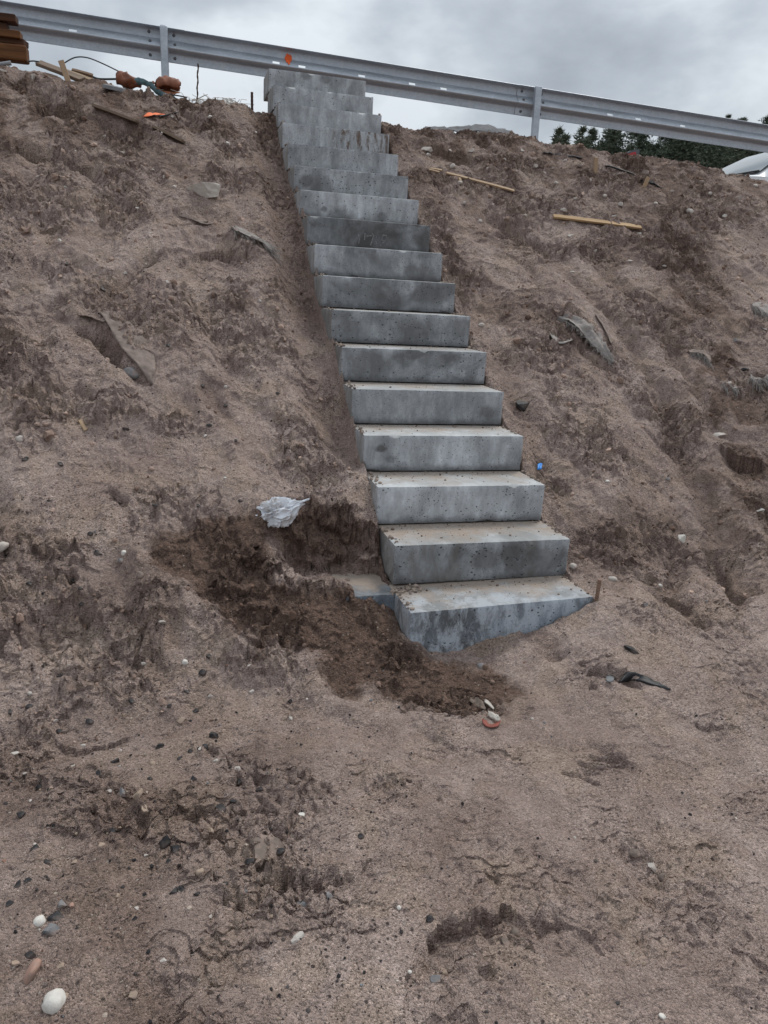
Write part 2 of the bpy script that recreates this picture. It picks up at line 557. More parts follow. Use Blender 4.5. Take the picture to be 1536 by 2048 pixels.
    floor = 0.006 + 0.014 * perlin(x * 11, y * 14) + 0.006 * perlin(x * 31, y * 31) - 0.05 * sstep(-0.22, -0.11, x + 0.04 * perlin(x * 15, y * 15)) * sstep(0.52, 0.40, y) + 0.05 * sstep(0.02, 0.0, np.abs(y - 5)) \
        + 0.20 * sstep(-0.40, -0.62, x) + 0.03 * sstep(-0.10, -0.01, x) * sstep(0.4, 0.55, y) + 0.30 * sstep(0.50, 0.70, y)
    floor = floor - 0.012 * sstep(-0.42, -0.30, x) + (0.075 + 0.03 * perlin(x * 12, y * 12 + 9)) * sstep(0.40, 0.26, y) * sstep(-0.17, -0.30, x) + 0.02 * lumps(x, y, 0.05, .2, .6, .5, 1.2) / 0.03
    dc2 = dc + 0.035 * perlin(x * 13 + 5, y * 15)
    cm = 0.55 * sstep(0.012, -0.035, dc) + 0.45 * sstep(-0.055, -0.12, dc2)
    z = np.where(cm > 0, np.minimum(z, z * (1 - cm) + floor * cm), z)
    wet = np.maximum(wet, 0.95 * sstep(0.02, -0.02, dc))
    wet = wet * (1 - 0.75 * sstep(-0.60, -0.50, x + 0.03 * perlin(x * 14, y * 14)) * sstep(0.0, -0.05, x) * sstep(0.22, 0.29, y + 0.02 * perlin(x * 20, y * 20)) * sstep(0.56, 0.47, y))
    # loose soil banked against the exposed front of the buried block and along step one
    fr = sstep(0.03, -0.03, y - 0.235 - 0.06 * sstep(-0.16, -0.40, x) - 0.03 * perlin(x * 13, y * 13)) * sstep(-1.0, -0.8, x) * sstep(0.0, -0.02, x - 0.02) * sstep(-0.45, -0.2, y)
    ramp_ = np.maximum(0.035 + 0.025 * perlin(x * 11, y * 11) + 0.05 * sstep(-0.2, -0.6, x) + (y - 0.235) * 0.50 - 0.12 * sstep(-0.20, -0.03, x) * sstep(-0.12, 0.15, y), -0.235 + 0.012 * perlin(x * 9, y * 9))
    z = np.where(fr > 0.01, z * (1 - fr) + (np.minimum(z, ramp_ + 0.35 * dd) if detail else np.minimum(z, ramp_)) * fr, z)
    # nothing may rise through the steps
    ins = sstep(-0.006, 0.008, x) * sstep(0.90, 0.888, x) * sstep(0.01, 0.03, y) * sstep(5.05, 5.0, y)
    z = z * (1 - ins) + np.minimum(z, y * RI / TR - 0.335) * ins
    inf = sstep(0.0, 0.1, x) * sstep(0.9, 0.75, x) * sstep(0.02, 0.0, y) * sstep(-0.25, -0.05, y)
    s1 = np.interp(x, [0, 0.15, 0.34, 0.53, 0.72, 0.88], [-0.16, -0.225, -0.235, -0.16, -0.10, -0.035]) + 0.010 * perlin(x * 18, y * 18) + 0.006 * perlin(x * 50, y * 50)
    z = z * (1 - inf) + s1 * inf
    return z, wet, rough


def Hfull(x, y):
    return terrain(x, y)[0]


# lattice: fine over the bank, growing outwards
NCOL = 1020
ys = [-2.15]
while ys[-1] < 5.35:
    yy = ys[-1]
    ys.append(yy + 0.0042 + 0.0042 * float(sstep(-1.8, 1.5, yy)))
ys = np.array(ys)
back, st, yy = [], 0.01, ys[0]
while yy > -70: st *= 1.22; yy -= st; back.append(yy)
front, st, yy = [], 0.012, ys[-1]
while yy < 320: st *= 1.16; yy += st; front.append(yy)
YS = np.concatenate([back[::-1], ys, front])
s_mid = np.linspace(0, 1, NCOL)
xl = -1.36 - (np.clip(YS, -2.2, 6) + 1.4) * 0.155 - 0.3
xr = 0.42 + (np.clip(YS, -2.2, 6) + 1.78) * 0.785 + 0.35
ext, st, a = [], 0.010, 0.0
while a < 260: st *= 1.085; a += st; ext.append(a)
ext = np.array(ext)
X = np.concatenate([xl[:, None] - ext[::-1][None], xl[:, None] + (xr - xl)[:, None] * s_mid[None], xr[:, None] + ext[None]], 1)
Y = np.broadcast_to(YS[:, None], X.shape).copy()
sh = X.shape
Zt, WETA, ROUGH = terrain(X.ravel(), Y.ravel())
Z = Zt.reshape(sh)
inner = (sstep(-4, -3, X) * sstep(9, 7, X) * sstep(6.2, 5.4, Y) * sstep(-3, -2.2, Y)) * ((X < -0.06) | (X > 0.97) | (Y < -0.12))
Xd = X + inner * 0.012 * (perlin(X * 22, Y * 22 + 5) + 0.6 * perlin(X * 55, Y * 50)) * np.clip(ROUGH.reshape(sh), 0, 1)
Yd = Y - inner * 0.020 * (perlin(X * 19 + 9, Y * 17) + 0.6 * perlin(X * 52 + 3, Y * 47)) * np.clip(ROUGH.reshape(sh), 0, 1)
for lam, amp, fx, of in TERR:
    h_, m_ = terrace(X.ravel(), Y.ravel(), lam, fx, of)
    Yd = Yd - inner * (0.50 * amp * h_ ** 2 * m_ * (0.2 + 0.8 * np.minimum(ROUGH, 1.1)) * (1 - 0.8 * sstep(4.2, 4.6, Y.ravel()))).reshape(sh)
wm = poly_sdf(X.ravel(), Y.ravel(), CUT).reshape(sh)
wm = sstep(-0.22, -0.10, wm) * sstep(0.05, 0.0, wm) * (X < -0.02) * (Y > 0.3)
Yd = Yd + wm * (0.035 * perlin(X * 8 + 3, Z * 14) + 0.022 * perlin(X * 19, Z * 30) + 0.012 * perlin(X * 45, Z * 60))
Z = Z + wm * 0.014 * perlin(X * 30, Y * 45)
V = np.stack([Xd, Yd, Z], -1).reshape(-1, 3)
idx = np.arange(sh[0] * sh[1]).reshape(sh)
Q = np.stack([idx[:-1, :-1], idx[:-1, 1:], idx[1:, 1:], idx[1:, :-1]], -1).reshape(-1, 4)
ground_me = mesh_np('ground', V, Q, smooth=False)
for nm, arr in (('wet', WETA), ('rough', ROUGH)):
    at = ground_me.attributes.new(nm, 'FLOAT', 'POINT')
    at.data.foreach_set('value', arr.astype(np.float32))


# ------------------------------------------------------------------ materials
def newmat(name, rough=0.8, spec=0.3, metal=0.0):
    m = bpy.data.materials.new(name)
    m.use_nodes = True
    t = m.node_tree
    b = t.nodes['Principled BSDF']
    b.inputs['Roughness'].default_value = rough
    b.inputs['Specular IOR Level'].default_value = spec
    b.inputs['Metallic'].default_value = metal
    return m, t, b


def texco(t, what='Object', scale=None, loc=None):
    c = N(t, 'ShaderNodeTexCoord').outputs[what]
    if scale is None and loc is None: return c
    mpn = N(t, 'ShaderNodeMapping')
    if scale: mpn.inputs['Scale'].default_value = scale
    if loc: mpn.inputs['Location'].default_value = loc
    t.links.new(c, mpn.inputs[0])
    return mpn.outputs[0]


def noise_t(t, co, scale, detail=4, rough=0.55, dist=0.0):
    n = N(t, 'ShaderNodeTexNoise', ins={'Scale': scale, 'Detail': detail, 'Roughness': rough, 'Distortion': dist})
    t.links.new(co, n.inputs['Vector'])
    return n.outputs[0]


def bump(t, b, h, strength=0.5, dist=0.005, prev=None):
    n = N(t, 'ShaderNodeBump', ins={'Strength': strength, 'Distance': dist})
    t.links.new(h, n.inputs['Height'])
    if prev is not None: t.links.new(prev, n.inputs['Normal'])
    t.links.new(n.outputs[0], b.inputs['Normal'])
    return n.outputs[0]


def mat_ground():
    m, t, b = newmat('sandy_soil', 0.95, 0.15)
    co = texco(t)
    aw = N(t, 'ShaderNodeAttribute', attribute_name='wet').outputs['Fac']
    ar = N(t, 'ShaderNodeAttribute', attribute_name='rough').outputs['Fac']
    big = noise_t(t, co, 1.7, 6, 0.6)
    mid = noise_t(t, co, 14, 6, 0.65, 0.4)
    fine = noise_t(t, co, 95, 4, 0.7)
    dry = mixc(t, ramp(t, big, [(0.35, 0.0), (0.65, 1.0)]), (0.395, 0.298, 0.260), (0.515, 0.405, 0.360))
    dry = mixc(t, ramp(t, mid, [(0.40, 0.0), (0.60, 1.0)]), mixc(t, 0.40, dry, (0.225, 0.159, 0.134)), dry)
    # yellow-ochre grit showing through grey fines
    och = ramp(t, noise_t(t, co, 4.5, 5, 0.7, 0.6), [(0.50, 0.0), (0.60, 1.0)])
    dry = mixc(t, mathn(t, 'MULTIPLY', och, 0.30), dry, (0.48, 0.365, 0.265))
    dark = mixc(t, ramp(t, mid, [(0.35, 0.0), (0.65, 1.0)]), (0.096, 0.060, 0.046), (0.220, 0.148, 0.115))
    wf = mathn(t, 'ADD', aw, mathn(t, 'MULTIPLY', mathn(t, 'SUBTRACT', mathn(t, 'MULTIPLY_ADD', noise_t(t, co, 70, 4, 0.75), 0.6, mathn(t, 'MULTIPLY', mid, 0.4)), 0.5), mathn(t, 'MULTIPLY', aw, 1.4)), clamp=True)
    col = mixc(t, wf, dry, dark)
    # sand grains
    def vor(scale):
        v = N(t, 'ShaderNodeTexVoronoi', feature='F1', ins={'Scale': scale, 'Randomness': 1.0})
        t.links.new(co, v.inputs['Vector'])
        s = N(t, 'ShaderNodeSeparateColor')
        t.links.new(v.outputs['Color'], s.inputs[0])
        return v.outputs['Distance'], s.outputs[0], s.outputs[1]
    d1, g1, g1b = vor(210)
    d2, g2, g2b = vor(85)
    gr = ramp(t, g1, [(0.0, 0.42), (0.16, 0.78), (0.55, 1.0), (0.88, 1.22), (1.0, 1.55)])
    spk = ramp(t, noise_t(t, co, 2.3, 5, 0.6, 0.4), [(0.40, 0.25), (0.60, 1.0)])
    col = mixc(t, mathn(t, 'MULTIPLY_ADD', spk, 0.5, 0.5), col, gr, 'MULTIPLY')
    dk = mathn(t, 'MULTIPLY', mathn(t, 'LESS_THAN', g2, mathn(t, 'MULTIPLY_ADD', ar, 0.05, 0.035)), mathn(t, 'LESS_THAN', d2, 0.42))
    col = mixc(t, mathn(t, 'MULTIPLY', mathn(t, 'MULTIPLY', dk, 0.8), spk), col, (0.035, 0.030, 0.030))
    d3, g3, g3b = vor(150)
    dk3 = mathn(t, 'MULTIPLY', mathn(t, 'LESS_THAN', g3, 0.085), mathn(t, 'LESS_THAN', d3, mathn(t, 'MULTIPLY', g3b, 0.55)))
    col = mixc(t, mathn(t, 'MULTIPLY', mathn(t, 'MULTIPLY', dk3, 0.75), spk), col, (0.045, 0.037, 0.035))
    lt = mathn(t, 'MULTIPLY', mathn(t, 'GREATER_THAN', g2, 0.982), mathn(t, 'LESS_THAN', d2, 0.30))
    col = mixc(t, mathn(t, 'MULTIPLY', lt, 0.7), col, (0.50, 0.44, 0.38))
    t.links.new(col, b.inputs['Base Color'])
    h = mathn(t, 'ADD', mathn(t, 'MULTIPLY', fine, 1.0), mathn(t, 'MULTIPLY', mathn(t, 'SUBTRACT', 0.5, d1), 0.5))
    h = mathn(t, 'ADD', h, mathn(t, 'MULTIPLY', noise_t(t, co, 38, 5, 0.7, 0.3), 1.6))
    bump(t, b, h, 1.0, 0.016)
    return m


M_GROUND = mat_ground()
ground = link('ground', ground_me, M_GROUND)
tag(ground, 'bare sandy embankment with crumbly crust, rills and damp patches', kind='structure')


def mat_clod():
    m, t, b = newmat('clod_soil', 0.95, 0.15)
    co = texco(t)
    at = N(t, 'ShaderNodeAttribute', attribute_name='tone').outputs['Color']
    mid = noise_t(t, co, 60, 5, 0.7)
    col = mixc(t, 1.0, at, ramp(t, mid, [(0.3, 0.7), (0.7, 1.25)]), 'MULTIPLY')
    t.links.new(col, b.inputs['Base Color'])
    bump(t, b, noise_t(t, co, 170, 4, 0.7), 0.8, 0.004)
    return m


M_CLOD = mat_clod()


def mat_stone(name, col, var=0.25, rough=0.75, sc=30, dust=0.75):
    m, t, b = newmat(name, rough, 0.3)
    co = texco(t)
    n = noise_t(t, co, sc, 6, 0.65, 0.5)
    c2 = tuple(max(0, c * (1 - var)) for c in col)
    c3 = tuple(min(1, c * (1 + var * 0.5)) for c in col)
    cc = ramp(t, n, [(0.3, c2), (0.55, col), (0.75, c3)])
    # soil clinging to it
    d = noise_t(t, co, 22, 4, 0.6)
    cc = mixc(t, ramp(t, d, [(0.46, 0.0), (0.64, dust)]), cc, (0.27, 0.20, 0.168))
    t.links.new(cc, b.inputs['Base Color'])
    bump(t, b, noise_t(t, co, 90, 5, 0.7), 0.35, 0.004)
    return m


M_ST = {
    'white': mat_stone('white_stone', (0.62, 0.59, 0.54), 0.12, dust=0.25),
    'pale': mat_stone('pale_stone', (0.46, 0.42, 0.38), 0.2, dust=0.45),
    'tan': mat_stone('tan_stone', (0.33, 0.25, 0.19), 0.2),
    'grey': mat_stone('grey_stone', (0.20, 0.19, 0.19), 0.25),
    'bluegrey': mat_stone('blue_grey_stone', (0.185, 0.185, 0.19), 0.3),
    'dark': mat_stone('dark_stone', (0.026, 0.025, 0.027), 0.4, 0.6, dust=0.25),
    'pink': mat_stone('pink_stone', (0.36, 0.22, 0.17), 0.2),
    'brown': mat_stone('brown_stone', (0.16, 0.125, 0.105), 0.25),
}


def mat_concrete(name, bright=1.0, tint=(0.348, 0.364, 0.382), sand=0.6, damp=0.5, dark=0.4, mud=None, eff=0.0, seed=0.0, sidebrown=0.6, patch=()):
    m, t, b = newmat(name, 0.82, 0.25)
    co0 = texco(t)
    mpn = N(t, 'ShaderNodeMapping')
    mpn.inputs['Location'].default_value = (seed * 3.7, seed * 1.3, seed * 2.9)
    t.links.new(co0, mpn.inputs[0])
    co = mpn.outputs[0]
    sp = N(t, 'ShaderNodeSeparateXYZ')
    t.links.new(co0, sp.inputs[0])
    geo = N(t, 'ShaderNodeNewGeometry')
    sn = N(t, 'ShaderNodeSeparateXYZ')
    t.links.new(geo.outputs['Normal'], sn.inputs[0])
    base = tuple(c * bright for c in tint)
    lo = tuple(c * 0.68 for c in base)
    hi = tuple(min(1, c * 1.34) for c in base)
    mps = N(t, 'ShaderNodeMapping')
    mps.inputs['Scale'].default_value = (1.0, 1.0, 0.45)
    t.links.new(co, mps.inputs[0])
    blo = noise_t(t, mps.outputs[0], 5.0, 6, 0.6, 0.3)
    col = ramp(t, blo, [(0.36, lo), (0.50, base), (0.64, hi)])
    strk = N(t, 'ShaderNodeMapping')
    strk.inputs['Scale'].default_value = (26, 26, 3.0)
    t.links.new(co, strk.inputs[0])
    st = noise_t(t, strk.outputs[0], 1.0, 4, 0.6)
    col = mixc(t, 1.0, col, ramp(t, st, [(0.3, 0.87), (0.7, 1.12)]), 'MULTIPLY')
    col = mixc(t, 1.0, col, ramp(t, noise_t(t, mps.outputs[0], 24, 6, 0.72, 0.3), [(0.34, 0.82), (0.66, 1.14)]), 'MULTIPLY')
    col = mixc(t, 1.0, col, ramp(t, noise_t(t, co, 70, 5, 0.7), [(0.3, 0.9), (0.7, 1.08)]), 'MULTIPLY')
    # darker damp patches of irregular outline
    dp = ramp(t, noise_t(t, co, 3.4, 5, 0.62, 0.6), [(0.47, 0.0), (0.60, 1.0)])
    col = mixc(t, mathn(t, 'MULTIPLY', dp, dark), col, tuple(c * 0.42 for c in (0.30 * bright, 0.30 * bright, 0.305 * bright)))
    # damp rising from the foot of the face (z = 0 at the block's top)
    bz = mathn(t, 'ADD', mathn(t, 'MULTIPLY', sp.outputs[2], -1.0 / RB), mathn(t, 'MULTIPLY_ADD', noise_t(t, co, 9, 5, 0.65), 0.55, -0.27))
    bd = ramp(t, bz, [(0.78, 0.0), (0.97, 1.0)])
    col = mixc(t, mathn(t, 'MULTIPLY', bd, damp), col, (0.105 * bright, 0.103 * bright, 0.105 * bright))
    if eff:
        ef = ramp(t, noise_t(t, mps.outputs[0], 10.0, 7, 0.75, 0.4), [(0.44, 0.0), (0.56, 1.0)])
        col = mixc(t, mathn(t, 'MULTIPLY', ef, eff), col, (0.46, 0.50, 0.55))
    if mud:
        x0, x1, amt, mc = mud
        mx = mathn(t, 'MULTIPLY', ramp(t, mathn(t, 'MULTIPLY_ADD', sp.outputs[0], 1.0, 0.0), [(max(0, x0 - 0.05), 0.0), (x0 + 0.05, 1.0)]),
                   ramp(t, sp.outputs[0], [(x1 - 0.05, 1.0), (min(1, x1 + 0.05), 0.0)]))
        mm = N(t, 'ShaderNodeMapping')
        mm.inputs['Scale'].default_value = (1.0, 1.0, 0.28 if x0 > 0.2 else 0.5)
        t.links.new(co, mm.inputs[0])
        ms = ramp(t, noise_t(t, mm.outputs[0], 26.0 if x0 > 0.2 else 6.0, 6, 0.7, 0.5), [(0.48, 0.0), (0.60, 1.0)])
        col = mixc(t, mathn(t, 'MULTIPLY', mathn(t, 'MULTIPLY', mx, ms), amt), col, mc)
    for (x0, z0, r0, am) in patch:
        px_ = mathn(t, 'SUBTRACT', sp.outputs[0], x0)
        pz_ = mathn(t, 'MULTIPLY', mathn(t, 'SUBTRACT', sp.outputs[2], z0), 1.25)
        dist_ = mathn(t, 'SQRT', mathn(t, 'ADD', mathn(t, 'MULTIPLY', px_, px_), mathn(t, 'MULTIPLY', pz_, pz_)))
        dist_ = mathn(t, 'ADD', mathn(t, 'DIVIDE', dist_, r0), mathn(t, 'MULTIPLY_ADD', noise_t(t, co, 13 if r0 > .05 else 30, 5, 0.65), 1.3, -0.65))
        pm = ramp(t, dist_, [(0.55, 1.0), (1.0, 0.0)])
        col = mixc(t, mathn(t, 'MULTIPLY', pm, am), col, (0.085, 0.080, 0.078))
    # air holes left by the mould, the shade inside them painted as dark colour
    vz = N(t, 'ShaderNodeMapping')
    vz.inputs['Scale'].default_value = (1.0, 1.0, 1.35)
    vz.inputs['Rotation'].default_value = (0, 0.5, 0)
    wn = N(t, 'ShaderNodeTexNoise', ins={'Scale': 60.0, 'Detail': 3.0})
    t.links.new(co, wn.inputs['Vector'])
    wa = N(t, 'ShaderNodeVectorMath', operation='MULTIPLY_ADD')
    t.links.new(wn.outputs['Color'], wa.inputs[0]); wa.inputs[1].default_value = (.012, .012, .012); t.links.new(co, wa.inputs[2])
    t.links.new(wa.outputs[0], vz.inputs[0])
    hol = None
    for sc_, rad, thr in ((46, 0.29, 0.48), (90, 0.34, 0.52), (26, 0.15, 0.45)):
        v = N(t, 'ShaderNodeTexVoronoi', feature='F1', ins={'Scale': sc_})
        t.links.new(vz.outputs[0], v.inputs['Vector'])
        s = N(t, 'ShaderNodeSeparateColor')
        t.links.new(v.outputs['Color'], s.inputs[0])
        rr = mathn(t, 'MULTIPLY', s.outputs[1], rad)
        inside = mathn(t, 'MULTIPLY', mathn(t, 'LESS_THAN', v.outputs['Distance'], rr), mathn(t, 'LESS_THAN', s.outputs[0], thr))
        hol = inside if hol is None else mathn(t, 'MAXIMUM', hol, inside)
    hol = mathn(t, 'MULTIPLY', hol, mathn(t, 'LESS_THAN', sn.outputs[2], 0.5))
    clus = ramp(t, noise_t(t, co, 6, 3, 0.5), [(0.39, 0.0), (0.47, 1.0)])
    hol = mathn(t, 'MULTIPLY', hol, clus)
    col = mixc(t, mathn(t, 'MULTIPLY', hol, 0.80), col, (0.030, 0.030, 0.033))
    # sand lying on the tread, thicker towards the back; dust smeared on the side
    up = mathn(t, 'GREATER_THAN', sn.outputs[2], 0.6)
    yb = mathn(t, 'ADD', mathn(t, 'MULTIPLY', sp.outputs[1], 2.6), mathn(t, 'MULTIPLY_ADD', noise_t(t, co, 7, 6, 0.7, 0.4), 1.9, -1.05))
    sm = mathn(t, 'MULTIPLY', mathn(t, 'MULTIPLY', ramp(t, yb, [(0.0, 0.0), (0.55, 1.0)]), up), sand)
    sandc = mixc(t, noise_t(t, co, 45, 4, 0.7), (0.215, 0.175, 0.145), (0.37, 0.305, 0.255))
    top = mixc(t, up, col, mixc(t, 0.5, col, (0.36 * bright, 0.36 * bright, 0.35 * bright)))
    col = mixc(t, sm, top, sandc)
    side = mathn(t, 'MULTIPLY', mathn(t, 'LESS_THAN', sn.outputs[0], -0.6), ramp(t, noise_t(t, co, 8, 5, 0.6), [(0.3, 0.3), (0.6, 1.0)]))
    col = mixc(t, mathn(t, 'MULTIPLY', side, sidebrown), col, (0.185, 0.155, 0.130))
    t.links.new(col, b.inputs['Base Color'])
    h = mathn(t, 'ADD', mathn(t, 'MULTIPLY', noise_t(t, co, 160, 4, 0.7), 0.5), mathn(t, 'MULTIPLY', hol, -3.0))
    h = mathn(t, 'ADD', h, mathn(t, 'MULTIPLY', sm, mathn(t, 'MULTIPLY', noise_t(t, co, 60, 5, 0.7), 2.5)))
    bump(t, b, h, 0.5, 0.003)
    return m


# ------------------------------------------------------------------ concrete steps
def block_mesh(name, sx, sy, sz, seed, chip=0.009):
    """cast block with worn arrises; origin at its front-left top edge: x 0..sx, y 0..sy, z -sz..0"""
    nx, ny, nz = int(sx / 0.016), int(sy / 0.02), int(sz / 0.016)
    bm = bmesh.new()
    gx, gy, gz = np.linspace(0, 1, nx + 1), np.linspace(0, 1, ny + 1), np.linspace(0, 1, nz + 1)
    cache = {}

    def vt(i, j, k):
        key = (i, j, k)
        if key not in cache:
            cache[key] = bm.verts.new((gx[i] * sx, gy[j] * sy, -sz + gz[k] * sz))
        return cache[key]
    for i in range(nx):
        for k in range(nz):
            bm.faces.new((vt(i, 0, k), vt(i + 1, 0, k), vt(i + 1, 0, k + 1), vt(i, 0, k + 1)))
            bm.faces.new((vt(i, ny, k), vt(i, ny, k + 1), vt(i + 1, ny, k + 1), vt(i + 1, ny, k)))
        for j in range(ny):
            bm.faces.new((vt(i, j, nz), vt(i + 1, j, nz), vt(i + 1, j + 1, nz), vt(i, j + 1, nz)))
            bm.faces.new((vt(i, j, 0), vt(i, j + 1, 0), vt(i + 1, j + 1, 0), vt(i + 1, j, 0)))
    for j in range(ny):
        for k in range(nz):
            bm.faces.new((vt(0, j, k), vt(0, j, k + 1), vt(0, j + 1, k + 1), vt(0, j + 1, k)))
            bm.faces.new((vt(nx, j, k), vt(nx, j + 1, k), vt(nx, j + 1, k + 1), vt(nx, j, k + 1)))
    c = Vector((sx / 2, sy / 2, -sz / 2))
    for v in bm.verts:
        p = v.co.copy()
        ed = sorted((min(p.x, sx - p.x), min(p.y, sy - p.y), min(-p.z, p.z + sz)))
        s1 = mnoise.noise(Vector((p.x * 9 + seed * 5, p.y * 9, p.z * 9)))
        s2 = mnoise.noise(Vector((p.x * 40, p.y * 40 + seed * 7, p.z * 40)))
        if ed[1] < 0.008:            # on an arris
            k = chip * (0.30 + 0.25 * abs(s2) + 1.2 * max(0, s1 - 0.25) ** 2 * 4)
            d = (c - p)
            dv = Vector((math.copysign(1, d.x) if min(p.x, sx - p.x) < 0.008 else 0, math.copysign(1, d.y) if min(p.y, sy - p.y) < 0.008 else 0,
                         math.copysign(1, d.z) if min(-p.z, p.z + sz) < 0.008 else 0))
            v.co += dv * k
        v.co += Vector((s2, s1, mnoise.noise(p * 11 + Vector((seed, 3, 1))))) * 0.0009
    me = bpy.data.meshes.new(name)
    bm.to_mesh(me)
    bm.free()
    for p in me.polygons: p.use_smooth = True
    me.set_sharp_from_angle(angle=math.radians(32))
    return me


STEP = {  # number from the bottom: (material settings, label)
    1: (dict(bright=0.82, tint=(0.275, 0.31, 0.355), damp=0.9, dark=0.75, eff=0.8, sand=1.0, sidebrown=.45), 'lowest concrete step, its bluish mottled face half buried in soil on the right'),
    2: (dict(patch=((.47, -.09, .09, .6), (.74, -.11, .14, .55), (.60, -.05, .07, .6), (.15, -.1, .2, .25)), bright=0.92, damp=0.5, dark=0.9, sand=1.0, mud=(0.02, 0.75, 0.6, (0.155, 0.140, 0.120))), 'second concrete step from the ground, with brown cloudy blotches across its face'),
    3: (dict(bright=1.12, damp=0.75, dark=0.25, sand=0.9), 'third concrete step from the ground, pale bluish face, beside the white plastic bag'),
    4: (dict(patch=((.095, -.07, .035, .8), (.15, -.13, .03, .4)), bright=1.14, damp=0.8, dark=0.2, sand=0.85), 'fourth concrete step from the ground, a dark pock on its face'),
    5: (dict(patch=((.80, -.12, .06, .5),), bright=0.98, damp=0.7, dark=0.35, sand=0.8), 'fifth concrete step from the ground, level with the black lump beside the stairs'),
    6: (dict(patch=((.16, -.10, .17, .5), (.55, -.05, .1, .3)), bright=0.86, damp=0.6, dark=0.8, sand=0.7), 'sixth concrete step from the ground, dark patch on the left of its face'),
    7: (dict(patch=((.5, -.12, .18, .45), (.85, -.08, .12, .45)), bright=0.88, damp=0.6, dark=0.6, sand=0.7), 'seventh concrete step from the ground, thin sand line along its front edge'),
    8: (dict(patch=((.44, -.12, .12, .55), (.72, -.1, .15, .35)), bright=0.86, damp=0.5, dark=0.6, sand=0.6), 'eighth concrete step from the ground, just below the middle of the flight'),
    9: (dict(patch=((.75, -.17, .16, .6), (.4, -.1, .15, .3)), bright=0.92, damp=0.6, dark=0.5, sand=0.6), 'ninth concrete step, directly under the step with faded chalk marks'),
    10: (dict(patch=((.45, -.12, .30, .55), (.85, -.1, .10, .6)), bright=0.58, damp=0.5, dark=0.95, sand=0.6), 'dark damp concrete step with faded chalk marks in the middle of its face'),
    11: (dict(patch=((.30, -.17, .12, .6), (.18, -.12, .03, .6), (.62, -.14, .05, .5)), bright=1.12, damp=0.65, dark=0.3, sand=0.5), 'pale concrete step with black spots along its foot, directly above the chalk-marked step'),
    12: (dict(patch=((.10, -.10, .07, .6), (.22, -.16, .14, .5)), bright=0.90, damp=0.4, dark=0.5, sand=0.5), 'concrete step with a brown-grey smear low on its left, sixth from the top'),
    13: (dict(bright=1.04, damp=0.3, dark=0.4, sand=0.5), 'concrete step directly under the one streaked with rusty mud, fifth from the top'),
    14: (dict(bright=1.06, damp=0.1, dark=0.15, sand=0.5, mud=(0.42, 0.98, 0.9, (0.115, 0.075, 0.055))), 'concrete step with rusty brown mud streaks on the right of its face'),
    15: (dict(bright=1.02, damp=0.1, dark=0.2, sand=0.4), 'third concrete step from the top, with a thin crack line above it'),
    16: (dict(bright=1.0, damp=0.1, dark=0.2, sand=0.4), 'second concrete step from the top of the flight'),
    17: (dict(patch=((.34, -.02, .06, .5), (.52, -.03, .07, .5)), bright=0.98, damp=0.1, dark=0.4, sand=0.4), 'topmost concrete step, standing up against the guard rail'),
}
STEP_FIX = {1: (0.000, -0.002, -0.004, 2.2, 0.0), 2: (0.006, -0.004, 0.0, 0.6, 0), 7: (0, 0, 0, 0, 0)}
STEPS = {}
for n_, (kw, lab) in STEP.items():
    rs = random.Random(n_)
    dx, dy, dz, rz, _ = STEP_FIX.get(n_, (rs.uniform(-.003, .003), rs.uniform(-.003, .003), 0, rs.uniform(-.25, .25), 0))
    hgt = RB if n_ > 1 else 0.30
    me = block_mesh('concrete_step', WID, 0.40, hgt, n_)
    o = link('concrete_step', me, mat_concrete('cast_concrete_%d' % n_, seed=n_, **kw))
    o.location = ((n_ - 1) * DRIFT + dx, (n_ - 1) * TR + dy, (n_ - 1) * RI + dz)
    o.rotation_euler = (0, math.asin(-TILT / WID) * (1 if n_ > 1 else 0.2), math.radians(rz))
    tag(o, lab, 'concrete step', 'concrete block steps up the bank')
    STEPS[n_] = o

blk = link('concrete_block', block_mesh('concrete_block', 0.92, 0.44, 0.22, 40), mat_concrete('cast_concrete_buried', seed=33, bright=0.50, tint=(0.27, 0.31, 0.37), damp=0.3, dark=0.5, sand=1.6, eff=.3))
blk.location = (-0.925, 0.235, -0.004)
blk.rotation_euler = (0, 0, math.radians(-1.5))
tag(blk, 'concrete block lying mostly buried in the dug hole left of the lowest steps', 'concrete block')


# ------------------------------------------------------------------ simple materials
def mat_plain(name, col, rough=0.6, var=0.15, sc=25, metal=0.0, bumpd=0.0, spec=0.3, stretch=None):
    m, t, b = newmat(name, rough, spec, metal)
    co = texco(t, 'Object', stretch)
    n = noise_t(t, co, sc, 5, 0.65)
    cc = ramp(t, n, [(0.3, tuple(c * (1 - var) for c in col)), (0.7, tuple(min(1, c * (1 + var)) for c in col))])
    t.links.new(cc, b.inputs['Base Color'])
    if bumpd: bump(t, b, noise_t(t, co, sc * 4, 5, 0.65), 0.6, bumpd)
    return m


def mat_wood(name, c1, c2, along='x'):
    m, t, b = newmat(name, 0.75, 0.25)
    scl = (1.2, 14, 14)
    co = texco(t, 'Object', scl)
    n = noise_t(t, co, 2.2, 6, 0.65, 0.8)
    cc = ramp(t, n, [(0.32, c1), (0.52, tuple((a + b_) / 2 for a, b_ in zip(c1, c2))), (0.70, c2)])
    t.links.new(cc, b.inputs['Base Color'])
    bump(t, b, noise_t(t, co, 6, 5, 0.7), 0.4, 0.004)
    return m


